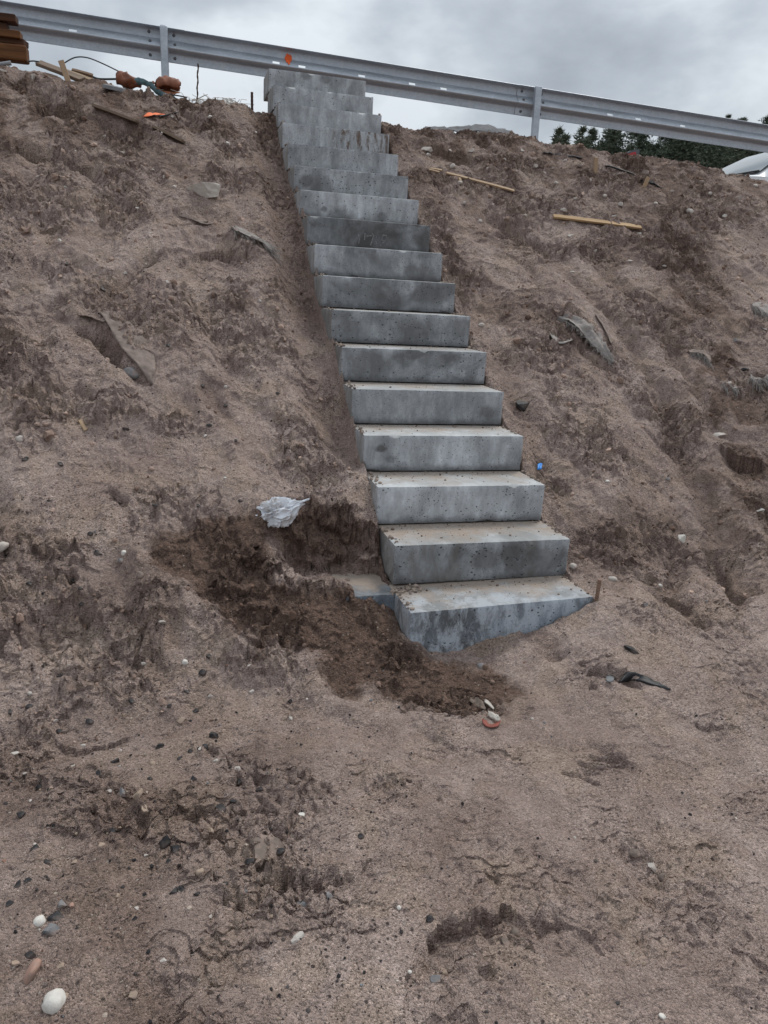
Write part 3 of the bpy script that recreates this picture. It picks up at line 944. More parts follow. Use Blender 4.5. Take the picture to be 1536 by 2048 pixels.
def mat_galv(name, col=(0.46, 0.50, 0.55)):
    m, t, b = newmat(name, 0.52, 0.5, 0.55)
    co = texco(t)
    v = N(t, 'ShaderNodeTexVoronoi', feature='F1', ins={'Scale': 55.0})
    t.links.new(co, v.inputs['Vector'])
    s = N(t, 'ShaderNodeSeparateColor')
    t.links.new(v.outputs['Color'], s.inputs[0])
    n = noise_t(t, texco(t, 'Object', (0.5, 3, 3)), 4, 6, 0.65)
    cc = ramp(t, n, [(0.3, tuple(c * 0.78 for c in col)), (0.7, tuple(c * 1.12 for c in col))])
    cc = mixc(t, 1.0, cc, ramp(t, s.outputs[0], [(0, 0.92), (1, 1.06)]), 'MULTIPLY')
    ws = ramp(t, noise_t(t, texco(t, 'Object', (14, 14, 1.2)), 1.6, 5, 0.7, 0.8), [(0.54, 0.0), (0.68, 0.45)])
    cc = mixc(t, ws, cc, (0.52, 0.53, 0.54))
    t.links.new(cc, b.inputs['Base Color'])
    t.links.new(ramp(t, n, [(0.3, 0.42), (0.7, 0.62)]), b.inputs['Roughness'])
    return m


M_GALV = mat_galv('galvanised_steel')
M_BOLT = mat_plain('dark_bolt_steel', (0.12, 0.125, 0.135), 0.5, 0.2, 40, 0.5)
M_ORANGE = mat_plain('orange_spray_paint', (0.78, 0.13, 0.03), 0.6, 0.2, 30)
M_DIRTW = mat_wood('weathered_wood', (0.13, 0.095, 0.07), (0.26, 0.19, 0.14))
M_NEWW = mat_wood('fresh_wood', (0.28, 0.19, 0.12), (0.42, 0.30, 0.19))
M_REDW = mat_wood('treated_timber', (0.030, 0.012, 0.007), (0.080, 0.033, 0.015))
M_REDW2 = mat_wood('orange_timber', (0.065, 0.026, 0.010), (0.165, 0.070, 0.024))
M_BLACK = mat_plain('black_plastic', (0.018, 0.018, 0.020), 0.45, 0.3, 40, 0, 0.002)
M_WIRE = mat_plain('dark_wire', (0.05, 0.055, 0.06), 0.5, 0.2)
M_RUST = mat_plain('rusty_steel', (0.075, 0.045, 0.035), 0.8, 0.4, 60, 0.3, 0.002)
M_TARP = mat_plain('rust_orange_tarpaulin', (0.17, 0.055, 0.026), 0.55, 0.5, 14, 0, 0.004)
M_TEAL = mat_plain('teal_strap', (0.09, 0.15, 0.165), 0.6, 0.35, 30)
M_GREYBOARD = mat_plain('grey_board', (0.23, 0.235, 0.245), 0.8, 0.2, 12, 0, 0.003)
M_CLOTH = mat_plain('dirty_geotextile', (0.215, 0.172, 0.150), 0.95, 0.3, 18, 0, 0.004, 0.1)
M_CLOTHL = mat_plain('pale_geotextile', (0.27, 0.245, 0.228), 0.95, 0.25, 18, 0, 0.004, 0.1)
M_GREYCL = mat_plain('grey_geotextile', (0.15, 0.15, 0.155), 0.95, 0.25, 9, 0, 0.005, 0.1)

# ------------------------------------------------------------------ guard rail
RY0, RYS, RZ0, RZS = 6.063, -0.029, 3.7026, -0.0432
PROF = [(0.000, .079), (0.004, .083), (.009, .074), (.013, .044), (.018, .014), (.028, .006), (.060, .006), (.092, .006), (.104, .016), (.128, .044),
        (.142, .057), (.170, .079), (.176, .082), (.183, .080), (.190, .070), (.199, .042), (.207, .016), (.217, .008), (.250, .006), (.284, .006), (.290, .009)]
rail = empty('guard_rail', (0, RY0, RZ0))
rail.rotation_euler = (0, math.atan(-RZS), math.atan(RYS))
tag(rail, 'galvanised steel guard rail seen from behind along the top of the bank', 'guard rail')
PX = [-8.97, -4.95, -0.93, 3.10, 7.12, 11.14]        # posts, along the rail
SLW = 0.036
SLOT = [-1.78, 0.19, 0.46, 1.10, 1.66, 2.02, 4.05, 4.42, 5.02, 6.4, -3.0, 8.0, 8.6, -6.2]


def beam(x0, x1, dy):
    xs = list(np.arange(x0, x1, 0.08)) + [x1]
    for s_ in SLOT:
        if x0 + .1 < s_ < x1 - .1: xs = [q for q in xs if abs(q - s_) > 0.045] + [s_ - SLW, s_ + SLW]
    xs = np.array(sorted(set(np.round(xs, 4))))
    pr = np.array(PROF)
    nv, nh = len(xs), len(pr)
    front = np.array([[x, -d + dy, -h] for x in xs for h, d in pr])
    L = lambda a: a
    # thickness 3 mm: second skin
    dn = np.gradient(pr, axis=0)
    nrm = np.stack([-dn[:, 1], dn[:, 0]], 1); nrm /= np.linalg.norm(nrm, axis=1)[:, None]
    pb = pr - nrm * 0.004
    backv = np.array([[x, -d + dy, -h] for x in xs for h, d in pb])
    Qs, holes = [], set()
    for i in range(nv - 1):
        mid = (xs[i] + xs[i + 1]) / 2
        sl = any(abs(mid - s_) < 0.004 for s_ in SLOT)
        for j in range(nh - 1):
            if sl and PROF[j][0] >= 0.141 and PROF[j + 1][0] <= 0.171:
                holes.add((i, j)); continue
            a, b_, c, d = i * nh + j, i * nh + j + 1, (i + 1) * nh + j + 1, (i + 1) * nh + j
            Qs.append([a, b_, c, d])
            Qs.append([a + nv * nh, d + nv * nh, c + nv * nh, b_ + nv * nh])
    o_ = nv * nh
    for i in range(nv - 1):      # long edges
        for j in (0, nh - 1):
            a, d = i * nh + j, (i + 1) * nh + j
            Qs.append([a, d, d + o_, a + o_])
    for i in (0, nv - 1):
        for j in range(nh - 1):
            a, b_ = i * nh + j, i * nh + j + 1
            Qs.append([a, b_, b_ + o_, a + o_])
    for (i, j) in holes:         # reveal of the slot
        a, b_, c, d = i * nh + j, i * nh + j + 1, (i + 1) * nh + j + 1, (i + 1) * nh + j
        for p_, q_ in ((a, b_), (b_, c), (c, d), (d, a)):
            Qs.append([p_, q_, q_ + o_, p_ + o_])
    mb = MB()
    mb.add(np.concatenate([front, backv]), Qs)
    return mb.build('rail_beam', M_GALV, rail, smooth=False)


for i in range(len(PX) - 1):
    b0 = beam(PX[i] - 0.20, PX[i + 1] + 0.20, -0.004 if i % 2 else 0.0055)
for i, xp in enumerate(PX):
    # sigma / channel post: web towards the rail, two flanges towards the viewer's right
    mb = MB()
    pw, pd, th, L_ = 0.075, 0.055, 0.006, 1.6
    zt = 0.004 if i == 2 else -0.004
    y0 = -0.091
    lean = {2: 0.004, 3: -0.012}.get(i, 0.0)
    R = Matrix.Rotation(math.atan(RZS) * -1, 3, 'Y')
    Rn = np.array(Matrix.Rotation(-math.atan(-RZS) + lean, 3, 'Y'))
    parts = [((0, 0, -L_ / 2), (pw, th, L_)), ((-pw / 2 + th / 2, -pd / 2 - th / 2, -L_ / 2), (th, pd, L_)), ((pw / 2 - th / 2, -pd / 2 - th / 2, -L_ / 2), (th, pd, L_)),
             ((-pw / 2 + 0.014 + th / 2, -pd - th / 2 - 0.001, -L_ / 2), (0.016, th, L_ - 0.004)), ((pw / 2 - 0.014 - th / 2, -pd - th / 2 - 0.001, -L_ / 2), (0.016, th, L_ - 0.004))]
    parts = [((0, -pd / 2, -L_ / 2), (pw, pd, L_))]
    for c_, s_ in parts: mb.box(Rn @ np.array(c_), s_, Rn)
    po = mb.build('post', M_GALV, rail)
    po.location = (xp, y0, zt)
    bevel_obj(po, 0.020 if i == 2 else 0.005, 3)
    for sx in (-0.145, 0.095):
        for hz, dd in ((0.045, 0.006), (0.140, 0.056), (0.250, 0.006)):
            mb = MB()
            for k, (rr, yy_) in enumerate(((0.013, 0.0), (0.013, -0.010))):
                pass
            an = np.arange(8) * math.pi / 4
            ring = lambda r, yv: np.stack([np.cos(an) * r, np.full(8, yv), np.sin(an) * r], 1)
            Vv = np.concatenate([ring(.015, 0.004), ring(.015, -.008), ring(.009, -.014), [[0, -.016, 0]]])
            Qq = [[a + l * 8, (a + 1) % 8 + l * 8, (a + 1) % 8 + l * 8 + 8, a + l * 8 + 8] for l in (0, 1) for a in range(8)]
            Tq = [[16 + a, 16 + (a + 1) % 8, 24] for a in range(8)]
            mb.add(Vv, Qq, Tq)
            bo = mb.build('bolt', M_BOLT, rail)
            bo.location = (xp + sx + (0.012 if hz > 0.1 else 0), -dd - 0.002, -hz)
# orange survey mark sprayed on the rail
mb = MB()
rs = random.Random(5)
ang = np.linspace(0, 2 * np.pi, 30)[:-1]
rad = np.array([0.030 + 0.014 * rs.random() for _ in ang])
ring = np.stack([np.cos(ang) * rad, np.sin(ang) * rad * 1.25], 1)
vv = [[0.318, -0.010 - 0.002, -0.085]]
for (a_, b_) in ring:
    h_ = 0.092 - b_
    d_ = np.interp(h_, [p[0] for p in PROF], [p[1] for p in PROF])
    vv.append([0.318 + a_, -d_ - 0.002, -h_])
vv = np.array(vv)
mb.add(vv, None, [[0, 1 + i, 1 + (i + 1) % len(ring)] for i in range(len(ring))])
# a drip of paint onto the lower slope of the fold
hs = np.linspace(0.10, 0.160, 6)
dv = [np.interp(h_, [p[0] for p in PROF], [p[1] for p in PROF]) for h_ in hs]
dr = []
for h_, d_, w_ in zip(hs, dv, (0.022, 0.020, 0.016, 0.014, 0.010, 0.004)):
    dr += [[0.322 - w_, -d_ - 0.004, -h_], [0.322 + w_, -d_ - 0.004, -h_]]
mb.add(np.array(dr), [[2 * i, 2 * i + 1, 2 * i + 3, 2 * i + 2] for i in range(5)])
mb.build('paint_mark', M_ORANGE, rail)


# chalk strokes on the dark step
def chalk():
    S = [[(716, 466), (719, 478), (717, 487)], [(730, 466), (729, 480)], [(733, 472), (744, 471)], [(744, 466), (747, 471), (744, 482), (741, 491)],
         [(753, 473), (753, 475)], [(752, 482), (753, 488)], [(766, 470), (763, 480), (771, 482), (773, 471), (766, 470)], [(771, 482), (764, 487), (760, 492)]]
    o = STEPS[10]
    inv = o.matrix_basis.inverted()
    yf = o.location.y - 0.0025
    m, t, b = newmat('faded_chalk', 0.9, 0.1)
    co = texco(t)
    t.links.new(mixc(t, ramp(t, noise_t(t, co, 60, 4, 0.7), [(0.4, 0), (0.6, 1)]), (0.15, 0.148, 0.152), (0.24, 0.236, 0.24)), b.inputs['Base Color'])
    for k, st_ in enumerate(S):
        P = np.array([list(inv @ Vector(at_y(a, b_, yf))) for a, b_ in st_])
        mb = MB()
        V, Q = [], []
        for i, p_ in enumerate(P):
            d = P[min(i + 1, len(P) - 1)] - P[max(i - 1, 0)]; d /= np.linalg.norm(d) + 1e-9
            n_ = np.array([-d[2], 0, d[0]]) * 0.0042
            off = np.array([0, -0.0002 * k, 0])
            V += [p_ - n_ + off, p_ + n_ + off]
        mb.add(np.array(V), [[2 * i, 2 * i + 1, 2 * i + 3, 2 * i + 2] for i in range(len(P) - 1)])
        mb.build('chalk_stroke', m, o)


chalk()


# ------------------------------------------------------------------ stones
def icosphere(sub):
    bm = bmesh.new()
    bmesh.ops.create_icosphere(bm, subdivisions=sub, radius=1.0)
    V = np.array([v.co[:] for v in bm.verts]); F = np.array([[v.index for v in f.verts] for f in bm.faces])
    bm.free()
    return V, F


ICO = {k: icosphere(k) for k in (1, 2, 3, 4, 5)}


def stone_verts(sub, kind, rs):
    V, F = ICO[sub]
    V = V.copy()
    o3 = Vector((rs.random() * 50, rs.random() * 50, rs.random() * 50))
    if kind == 'round':
        V *= np.array([1 + 0.30 * mnoise.noise(Vector(v) * 1.1 + o3) + 0.10 * mnoise.noise(Vector(v) * 3 + o3) for v in V])[:, None]
    elif kind == 'clod':
        V *= np.array([0.85 + 0.45 * mnoise.noise(Vector(v) * 1.6 + o3) + 0.30 * mnoise.noise(Vector(v) * 3.7 + o3) + 0.18 * mnoise.noise(Vector(v) * 8 + o3) for v in V])[:, None]
    else:
        for _ in range(9 if kind == 'angular' else 7):
            n = np.array([rs.gauss(0, 1) for _ in range(3)]); n /= np.linalg.norm(n)
            d = rs.uniform(0.34, 0.72)
            k = V @ n
            V = V - np.maximum(0, k - d)[:, None] * n
        V *= np.array([1 + 0.06 * mnoise.noise(Vector(v) * 4 + o3) for v in V])[:, None]
    return V, F


def stone(px, py, wpx, hpx, mat, kind, label, group=None, rot=0.0, sink=0.35, flat=None, name='stone', cat='stone', sub=3):
    rs = random.Random(px * 7919 + py)
    P = hit(px, py + hpx * 0.25, Hfull)
    dist = (P - CAM) @ CF
    wm, hm = wpx * dist / FPX, hpx * dist / FPX
    V, F = stone_verts(sub, kind, rs)
    ext_ = V.max(0) - V.min(0)
    V = V / ext_
    dpt = (wm + hm) / 2 if flat is None else flat
    V = V * np.array([wm, max(hm * 0.9, dpt), hm])
    # turn: long axis in the picture plane, facing the camera roughly
    yaw = math.atan2(-CR[1], CR[0])
    R = Matrix.Rotation(-yaw, 3, 'Z') @ Matrix.Rotation(math.radians(rot), 3, 'Y')
    V = V @ np.array(R).T
    me = mesh_np(name, V, F, smooth=(kind == 'round'))
    o = link(name, me, M_ST[mat])
    o.location = P + np.array([0, 0, hm * (0.5 - sink)])
    tag(o, label, cat, group)
    return o


NAMED = [
    (419, 380, 70, 34, 'white', 'angular', 'largest pale stone on the slope, angular, left of the upper steps', 8),
    (108, 1994, 50, 42, 'white', 'round', 'smooth white pebble at the bottom left, the brightest on the ground', -30),
    (79, 1837, 22, 28, 'white', 'round', 'upright egg-shaped white pebble touching a blue-grey stone', 75),
    (105, 1856, 36, 26, 'bluegrey', 'angular', 'blue-grey stone with a pale streak beside the egg-shaped white pebble', 20),
    (63, 1933, 22, 54, 'pink', 'round', 'long orange-pink stone lying like a finger at the bottom left', 25),
    (125, 1806, 20, 16, 'grey', 'angular', 'small light grey chunk above the egg-shaped white pebble', 0),
    (144, 1810, 12, 14, 'pink', 'angular', 'small reddish stone right of the light grey chunk', 0),
    (115, 1826, 36, 18, 'dark', 'angular', 'black lump between the light grey chunk and the blue-grey stone', 0),
    (58, 1905, 30, 18, 'dark', 'angular', 'black lump above the orange-pink finger stone', -25),
    (595, 1870, 28, 26, 'pale', 'angular', 'flat cream five-sided stone on the sand at the bottom centre-left', 10),
    (657, 1790, 24, 24, 'grey', 'angular', 'rounded square grey pebble under the small sand ledge', 20),
    (608, 1805, 36, 28, 'bluegrey', 'angular', 'dark blue-grey stone half sunk below the sand ledge', 25),
    (530, 1680, 76, 70, 'brown', 'angular', 'large dull brown-grey stone embedded flush in the gravelly foreground', -35),
    (438, 1612, 28, 18, 'dark', 'angular', 'glossy black lump with a white glint in the foreground gravel', 20),
    (332, 1676, 24, 24, 'dark', 'angular', 'black lump beside the small dark hole in the foreground gravel', 0),
    (350, 1694, 20, 12, 'dark', 'angular', 'flat black chip right of the black lump by the hole', 0),
    (245, 1582, 18, 18, 'bluegrey', 'angular', 'pale blue stone in the left foreground gravel', 0),
    (275, 1587, 18, 26, 'tan', 'angular', 'upright tan wedge-shaped stone next to the pale blue stone', 15),
    (292, 1617, 22, 18, 'tan', 'angular', 'square tan stone below the wedge-shaped one', 10),
    (477, 1540, 24, 18, 'pale', 'angular', 'jagged pale stone at the top of the foreground gravel patch', 0),
    (604, 1627, 14, 10, 'white', 'angular', 'little white stone on smooth sand right of the gravel patch', 0),
    (722, 1668, 14, 14, 'dark', 'angular', 'single black bit on the smooth foreground sand', 0),
    (350, 1244, 0, 0, None, None, None, 0),
    (370, 1322, 13, 13, 'white', 'round', 'round white pebble on the bank below the dug hole', 0),
    (405, 1342, 16, 15, 'dark', 'round', 'round dark pebble just below the round white one', 0),
    (416, 1309, 14, 14, 'dark', 'angular', 'black crumb above the round dark pebble', 0),
    (248, 1103, 12, 12, 'white', 'round', 'white pebble above a grey one, left of the dug hole', 0),
    (242, 1119, 14, 12, 'bluegrey', 'round', 'grey-blue pebble directly under a white one, left of the dug hole', 0),
    (281, 1147, 16, 18, 'brown', 'round', 'brown cobble at the left rim of the dug hole', 0),
    (195, 1101, 26, 12, 'dark', 'angular', 'long black chip on the bank left of the dug hole', 25),
    (325, 1242, 16, 9, 'pale', 'angular', 'flat pale chip on the bank under the dug soil', 0),
    (266, 742, 38, 22, 'grey', 'round', 'smooth oval grey cobble tucked under the torn cloth strip', 28),
    (42, 874, 22, 18, 'pale', 'round', 'pair-sized pale round stone at the left edge of the slope', 0),
    (0, 1085, 20, 34, 'pale', 'round', 'pale rounded stone cut by the left edge of the view', 70),
    (398, 1010, 14, 12, 'dark', 'angular', 'black lump left of the white plastic bag', 0),
    (1048, 803, 30, 28, 'dark', 'angular', 'big black lump on the sand right of the fifth step', 35),
    (1225, 1155, 20, 14, 'pale', 'round', 'pale rounded pebble right of the rusty peg', 0),
    (1146, 1129, 16, 13, 'pale', 'round', 'greyish pebble against the right end of the second step', 20),
    (1363, 1071, 20, 20, 'white', 'angular', 'white block-shaped stone on the right slope', 15),
    (1520, 1018, 26, 13, 'white', 'angular', 'long white stone at the right edge of the slope', -5),
    (1320, 1169, 10, 8, 'white', 'round', 'tiny white pebble low on the right slope', 0),
    (1290, 1208, 12, 13, 'grey', 'angular', 'small grey pebble with a pale top on the lower right slope', 0),
    (962, 1329, 18, 17, 'grey', 'round', 'round grey pebble in front of the lowest step', 0),
    (1262, 1297, 30, 14, 'dark', 'angular', 'flat black fragment on the sand above the black plastic shard', 15),
    (1200, 776, 0, 0, None, None, None, 0),
    (856, 296, 26, 12, 'pale', 'angular', 'flat pale concrete chip just below the crest right of the steps', 0),
    (858, 307, 12, 9, 'white', 'angular', 'small white stone under the flat pale chip near the crest', 0),
    (1126, 418, 18, 9, 'pale', 'round', 'oval pale pebble above the lath on the right slope', 15),
    (1240, 408, 12, 10, 'pale', 'angular', 'pale stone at the right of the lath on the slope', 0),
    (1277, 466, 9, 7, 'white', 'angular', 'white pebble under the right end of the lath', 0),
    (963, 648, 16, 10, 'pale', 'round', 'pale pebble right of the seventh step', 0),
    (1215, 961, 10, 6, 'white', 'round', 'white pebble below the blue scrap', 0),
    (1336, 957, 10, 8, 'bluegrey', 'round', 'grey pebble on the right slope level with the blue scrap', 0),
    (1145, 543, 12, 6, 'pale', 'round', 'flat tan pebble above the frayed cloth', 0),
    (1440, 867, 34, 14, 'pale', 'angular', 'flat pale stone at the edge of the dark gully on the right', -10),
    (1470, 680, 22, 16, 'grey', 'angular', 'grey angular stone on the far right slope', 10),
    (1525, 655, 16, 14, 'bluegrey', 'angular', 'blue-grey stone near the right edge, half pale', 0),
    (1490, 738, 16, 12, 'dark', 'angular', 'dark stone above the right-edge cloth tuft', 0),
    (395, 205, 8, 7, 'white', 'round', 'white stone at the foot of the thin rusty rod', 0),
    (365, 211, 7, 6, 'white', 'round', 'white stone left of the rusty rod, by the teal strap', 0),
    (511, 264, 7, 6, 'white', 'round', 'small white stone beside the upper steps', 0),
    (210, 271, 9, 6, 'white', 'angular', 'white chip below the half-buried board', 0),
    (67, 150, 9, 14, 'pale', 'angular', 'upright pale stone below the timber stack', 0),
    (8, 141, 17, 8, 'pale', 'angular', 'pale flat stone under the timber stack', 10),
    (1095, 640, 0, 0, None, None, None, 0),
    (950, 1722, 12, 6, 'tan', 'round', 'unused', 0),
    (1305, 1728, 30, 18, 'pale', 'angular', 'elongated pale stone in the damp patch of the right foreground', 25),
    (1270, 1702, 26, 16, 'brown', 'round', 'brown stone above the elongated pale one in the right foreground', 0),
    (1325, 1750, 20, 20, 'brown', 'round', 'brown rounded stone right of the elongated pale one', 0),
    (918, 1850, 16, 16, 'tan', 'round', 'orange-brown pebble under the lip of the foreground crack', 0),
    (860, 1835, 16, 16, 'dark', 'round', 'dark pebble at the left end of the foreground crack', 0),
    (1030, 1862, 22, 22, 'brown', 'round', 'brown pebble at the right end of the foreground crack', 0),
    (1010, 1878, 20, 16, 'brown', 'angular', 'dull stone below the right end of the foreground crack', 0),
    (890, 1940, 16, 16, 'tan', 'angular', 'tan stone below the foreground crack', 0),
    (874, 1955, 22, 16, 'grey', 'angular', 'grey stone left of the tan stone below the foreground crack', 0),
    (1325, 2030, 18, 10, 'white', 'round', 'white pebble at the bottom edge right of centre', 25),
    (798, 1813, 9, 9, 'white', 'round', 'white pebble left of the foreground crack', 0),
    (820, 1942, 9, 7, 'white', 'round', 'white crumb left of the tan stone', 0),
]
for px, py, wp, hp, mt, kd, lab, ro in NAMED:
    if not lab or lab == 'unused': continue
    stone(px, py, wp, hp, mt, kd, lab, None, ro, sink=0.52 if wp < 60 else (0.68 if mt == 'brown' else 0.38))

# further loose stones: nothing but their spot tells these apart
GEN = [
    ('pale pebble lying loose on the right-hand slope', 'pale pebbles on the right-hand slope', 'pale', 9, [(905, 330), (940, 300), (975, 335), (1010, 318), (1045, 300), (1090, 345), (1115, 365), (1150, 395), (1180, 360), (1210, 390), (1230, 430), (1310, 405), (1345, 380), (1380, 420), (1420, 385), (1450, 430), (1085, 400), (1050, 430), (930, 405), (960, 440), (1140, 470), (1190, 500), (1260, 520), (1330, 530), (1005, 375), (985, 408), (920, 365), (900, 300), (1070, 330), (1130, 320), (1480, 395), (1510, 370)]),
    ('grey-brown stone half set in the dark soil under the crest', 'grey-brown stones under the crest', 'brown', 12, [(800, 275), (825, 312), (880, 335), (915, 312), (955, 318), (990, 300), (1030, 340), (1065, 365), (1105, 335), (1160, 330), (1240, 350), (1290, 345), (1350, 360), (1400, 362)]),
    ('white crumb of stone on the left-hand slope', 'white crumbs on the left-hand slope', 'white', 7, [(75, 352), (130, 372), (275, 415), (305, 338), (330, 352), (350, 372), (245, 303), (322, 265), (420, 232), (345, 232), (455, 285), (120, 480), (340, 690), (328, 692), (250, 545), (85, 420), (150, 300), (40, 370), (185, 440), (300, 465), (520, 600), (335, 562), (450, 772), (410, 870), (450, 955)]),
    ('black crumb scattered on the left-hand bank', 'black crumbs on the left-hand bank', 'dark', 9, [(50, 915), (100, 1000), (180, 1065), (75, 1120), (60, 1165), (90, 1205), (160, 1175), (165, 1205), (145, 1160), (310, 1010), (120, 925), (250, 855), (405, 770), (450, 810), (340, 690), (130, 525), (205, 575), (240, 1005), (420, 850), (555, 785), (470, 880), (480, 1000), (375, 1380), (340, 1410), (580, 1400), (85, 1330), (120, 1350), (195, 1360), (10, 1325), (30, 1300)]),
    ('black chip in the gravelly left foreground', 'black chips in the left foreground', 'dark', 13, [(10, 1605), (110, 1650), (150, 1600), (80, 1570), (175, 1640), (70, 1693), (45, 1625), (230, 1520), (320, 1490), (360, 1515), (380, 1500), (425, 1470), (410, 1490), (385, 1555), (340, 1720), (365, 1775), (450, 1765), (460, 1535), (480, 1560), (520, 1575), (540, 1655), (300, 1555), (350, 1780), (395, 1785), (200, 1545), (270, 1835), (20, 1805), (35, 1765), (55, 1760), (470, 1600), (270, 1945), (440, 1990), (500, 1720), (560, 1700), (390, 1420), (180, 1440), (120, 1460), (20, 1420), (60, 1410), (265, 1400), (225, 1660), (95, 1720)]),
    ('light crumb in the gravelly left foreground', 'light crumbs in the left foreground', 'pale', 9, [(110, 1440), (30, 1505), (50, 1545), (165, 1490), (145, 1530), (240, 1500), (220, 1580), (400, 1495), (430, 1520), (290, 1710), (340, 1660), (275, 1815), (420, 1830), (325, 1920), (540, 1950), (60, 1385), (75, 1355), (135, 1330), (290, 1325), (420, 1390), (505, 1380), (580, 1435), (630, 1740), (500, 1330), (485, 1345)]),
    ('tan pebble in the gravelly left foreground', 'tan pebbles in the left foreground', 'tan', 13, [(100, 1575), (325, 1700), (350, 1670), (420, 1660), (400, 1740), (200, 1690), (130, 1990), (150, 1720), (235, 1790), (270, 1985), (545, 1830), (560, 1865), (120, 1930), (30, 1925), (250, 1430), (360, 1440), (305, 1525)]),
]
LM = [((1195, 448), 'the lath on the right slope'), ((945, 362), 'the split stick'), ((856, 300), 'the flat pale chip near the crest'), ((1205, 335), 'the short upright stake'), ((1290, 365), 'the leaning stake'), ((1470, 330), 'the white car'), ((1068, 270), 'the right-hand rail post'),
      ((419, 380), 'the largest pale stone'), ((230, 700), 'the torn cloth strip'), ((300, 235), 'the orange scrap'), ((440, 515), 'the dark hollow under the cloth tuft'), ((555, 1030), 'the white plastic bag'), ((281, 1147), 'the brown cobble'), ((42, 874), 'the pale stone at the left edge'),
      ((530, 1680), 'the large brown-grey stone'), ((108, 1994), 'the brightest white pebble'), ((270, 1595), 'the pale blue stone'), ((438, 1612), 'the glinting black lump'), ((595, 1870), 'the cream five-sided stone'), ((370, 1322), 'the round white pebble below the hole'), ((79, 1837), 'the egg-shaped white pebble'), ((332, 1676), 'the little dark hole')]
NTH = ['nearest', 'second nearest', 'third nearest', 'fourth nearest', 'fifth nearest', 'sixth nearest', 'seventh nearest', 'eighth nearest', 'ninth nearest', 'tenth nearest']
NOUN = {'pale pebbles on the right-hand slope': 'pale pebble', 'grey-brown stones under the crest': 'grey-brown stone', 'white crumbs on the left-hand slope': 'white crumb', 'black crumbs on the left-hand bank': 'black crumb',
        'black chips in the left foreground': 'black chip', 'light crumbs in the left foreground': 'light crumb', 'tan pebbles in the left foreground': 'tan pebble'}
_used = {}
for lab, grp, mt, sz, pts in GEN:
    items = []
    for (px, py) in pts:
        k = min(range(len(LM)), key=lambda i: (LM[i][0][0] - px) ** 2 + (LM[i][0][1] - py) ** 2)
        dx, dy = px - LM[k][0][0], py - LM[k][0][1]
        side = ('below' if dy > 0 else 'above') if abs(dy) > abs(dx) else ('right of' if dx > 0 else 'left of')
        items.append((k, side, dx * dx + dy * dy, px, py))
    for (k, side, dd_, px, py) in sorted(items):
        c = _used.get((grp, k, side), 0)
        _used[(grp, k, side)] = c + 1
        text = '%s %s %s, %s to it' % (NOUN[grp], side, LM[k][1], NTH[min(c, 9)])
        rs = random.Random(px + py * 3)
        a = sz * rs.uniform(0.7, 1.35)
        stone(px, py, a * rs.uniform(0.9, 1.4), a * rs.uniform(0.65, 1.0), mt, 'round' if rs.random() < 0.12 else 'angular', text, grp, rs.uniform(-30, 30), 0.56, name='pebble', cat='pebble', sub=3)


# ------------------------------------------------------------------ loose clods and gravel that nobody could count
def scatter(name, n, sub, pick, size, tone, kindmix, label, mat, flat=False, lift=0.15):
    """size(d, rs array) -> radii; tone -> rgb per item"""
    r = RNG
    var = [stone_verts(sub, random.Random(900 + i).choice(kindmix), random.Random(500 + i)) for i in range(10)]
    i = r.integers(len(back), len(back) + len(ys) - 2, n * 2)
    j = r.integers(len(ext), len(ext) + NCOL - 1, n * 2)
    P = np.stack([Xd[i, j], Yd[i, j], Z[i, j]], -1)
    wv = WETA.reshape(sh)[i, j]; rv = ROUGH.reshape(sh)[i, j]
    ok = ~((P[:, 0] > -0.02) & (P[:, 0] < 0.93) & (P[:, 1] > -0.06) & (P[:, 1] < 5.1))
    ok &= ~((P[:, 0] > -0.95) & (P[:, 0] < 0.02) & (P[:, 1] > 0.24) & (P[:, 1] < 0.7))
    ok &= pick(P, wv, rv, r.random(len(P)))
    P, wv, rv = P[ok][:n], wv[ok][:n], rv[ok][:n]
    n = len(P)
    d = np.linalg.norm(P - CAM, axis=1)
    rad = size(d, r.random(n), wv)
    col = tone(P, wv, r.random(n), r.random(n))
    Vs, Fs, Cs = [], [], []
    off = 0
    which = r.integers(0, len(var), n)
    for k in range(len(var)):
        m = which == k
        if not m.any(): continue
        Vb, Fb = var[k]
        c = m.sum()
        an = r.random(c) * 6.283
        ax = r.random((c, 3)) * 0.7 + 0.65
        if flat: ax[:, 2] *= 0.6
        V0 = Vb[None] * ax[:, None, :] * rad[m][:, None, None]
        ca, sa = np.cos(an)[:, None], np.sin(an)[:, None]
        x_ = V0[:, :, 0] * ca - V0[:, :, 1] * sa
        y_ = V0[:, :, 0] * sa + V0[:, :, 1] * ca
        tl = (r.random((c, 1)) - 0.5) * 1.2
        z_ = V0[:, :, 2] * np.cos(tl) + x_ * np.sin(tl)
        x_ = x_ * np.cos(tl) - V0[:, :, 2] * np.sin(tl)
        VV = np.stack([x_, y_, z_], -1) + P[m][:, None, :] + np.array([0, 0, 1])[None, None] * (rad[m] * lift)[:, None, None]
        nb = len(Vb)
        Vs.append(VV.reshape(-1, 3))
        Fs.append((Fb[None] + (off + np.arange(c) * nb)[:, None, None]).reshape(-1, 3))
        Cs.append(np.repeat(col[m], nb, 0))
        off += c * nb
    me = mesh_np(name, np.concatenate(Vs), np.concatenate(Fs), smooth=False)
    a = me.attributes.new('tone', 'FLOAT_COLOR', 'POINT')
    C4 = np.concatenate([np.concatenate(Cs), np.ones((off, 1))], 1).astype(np.float32)
    a.data.foreach_set('color', C4.ravel())
    o = link(name, me, mat)
    tag(o, label, name.replace('_', ' '), kind='stuff')
    return o


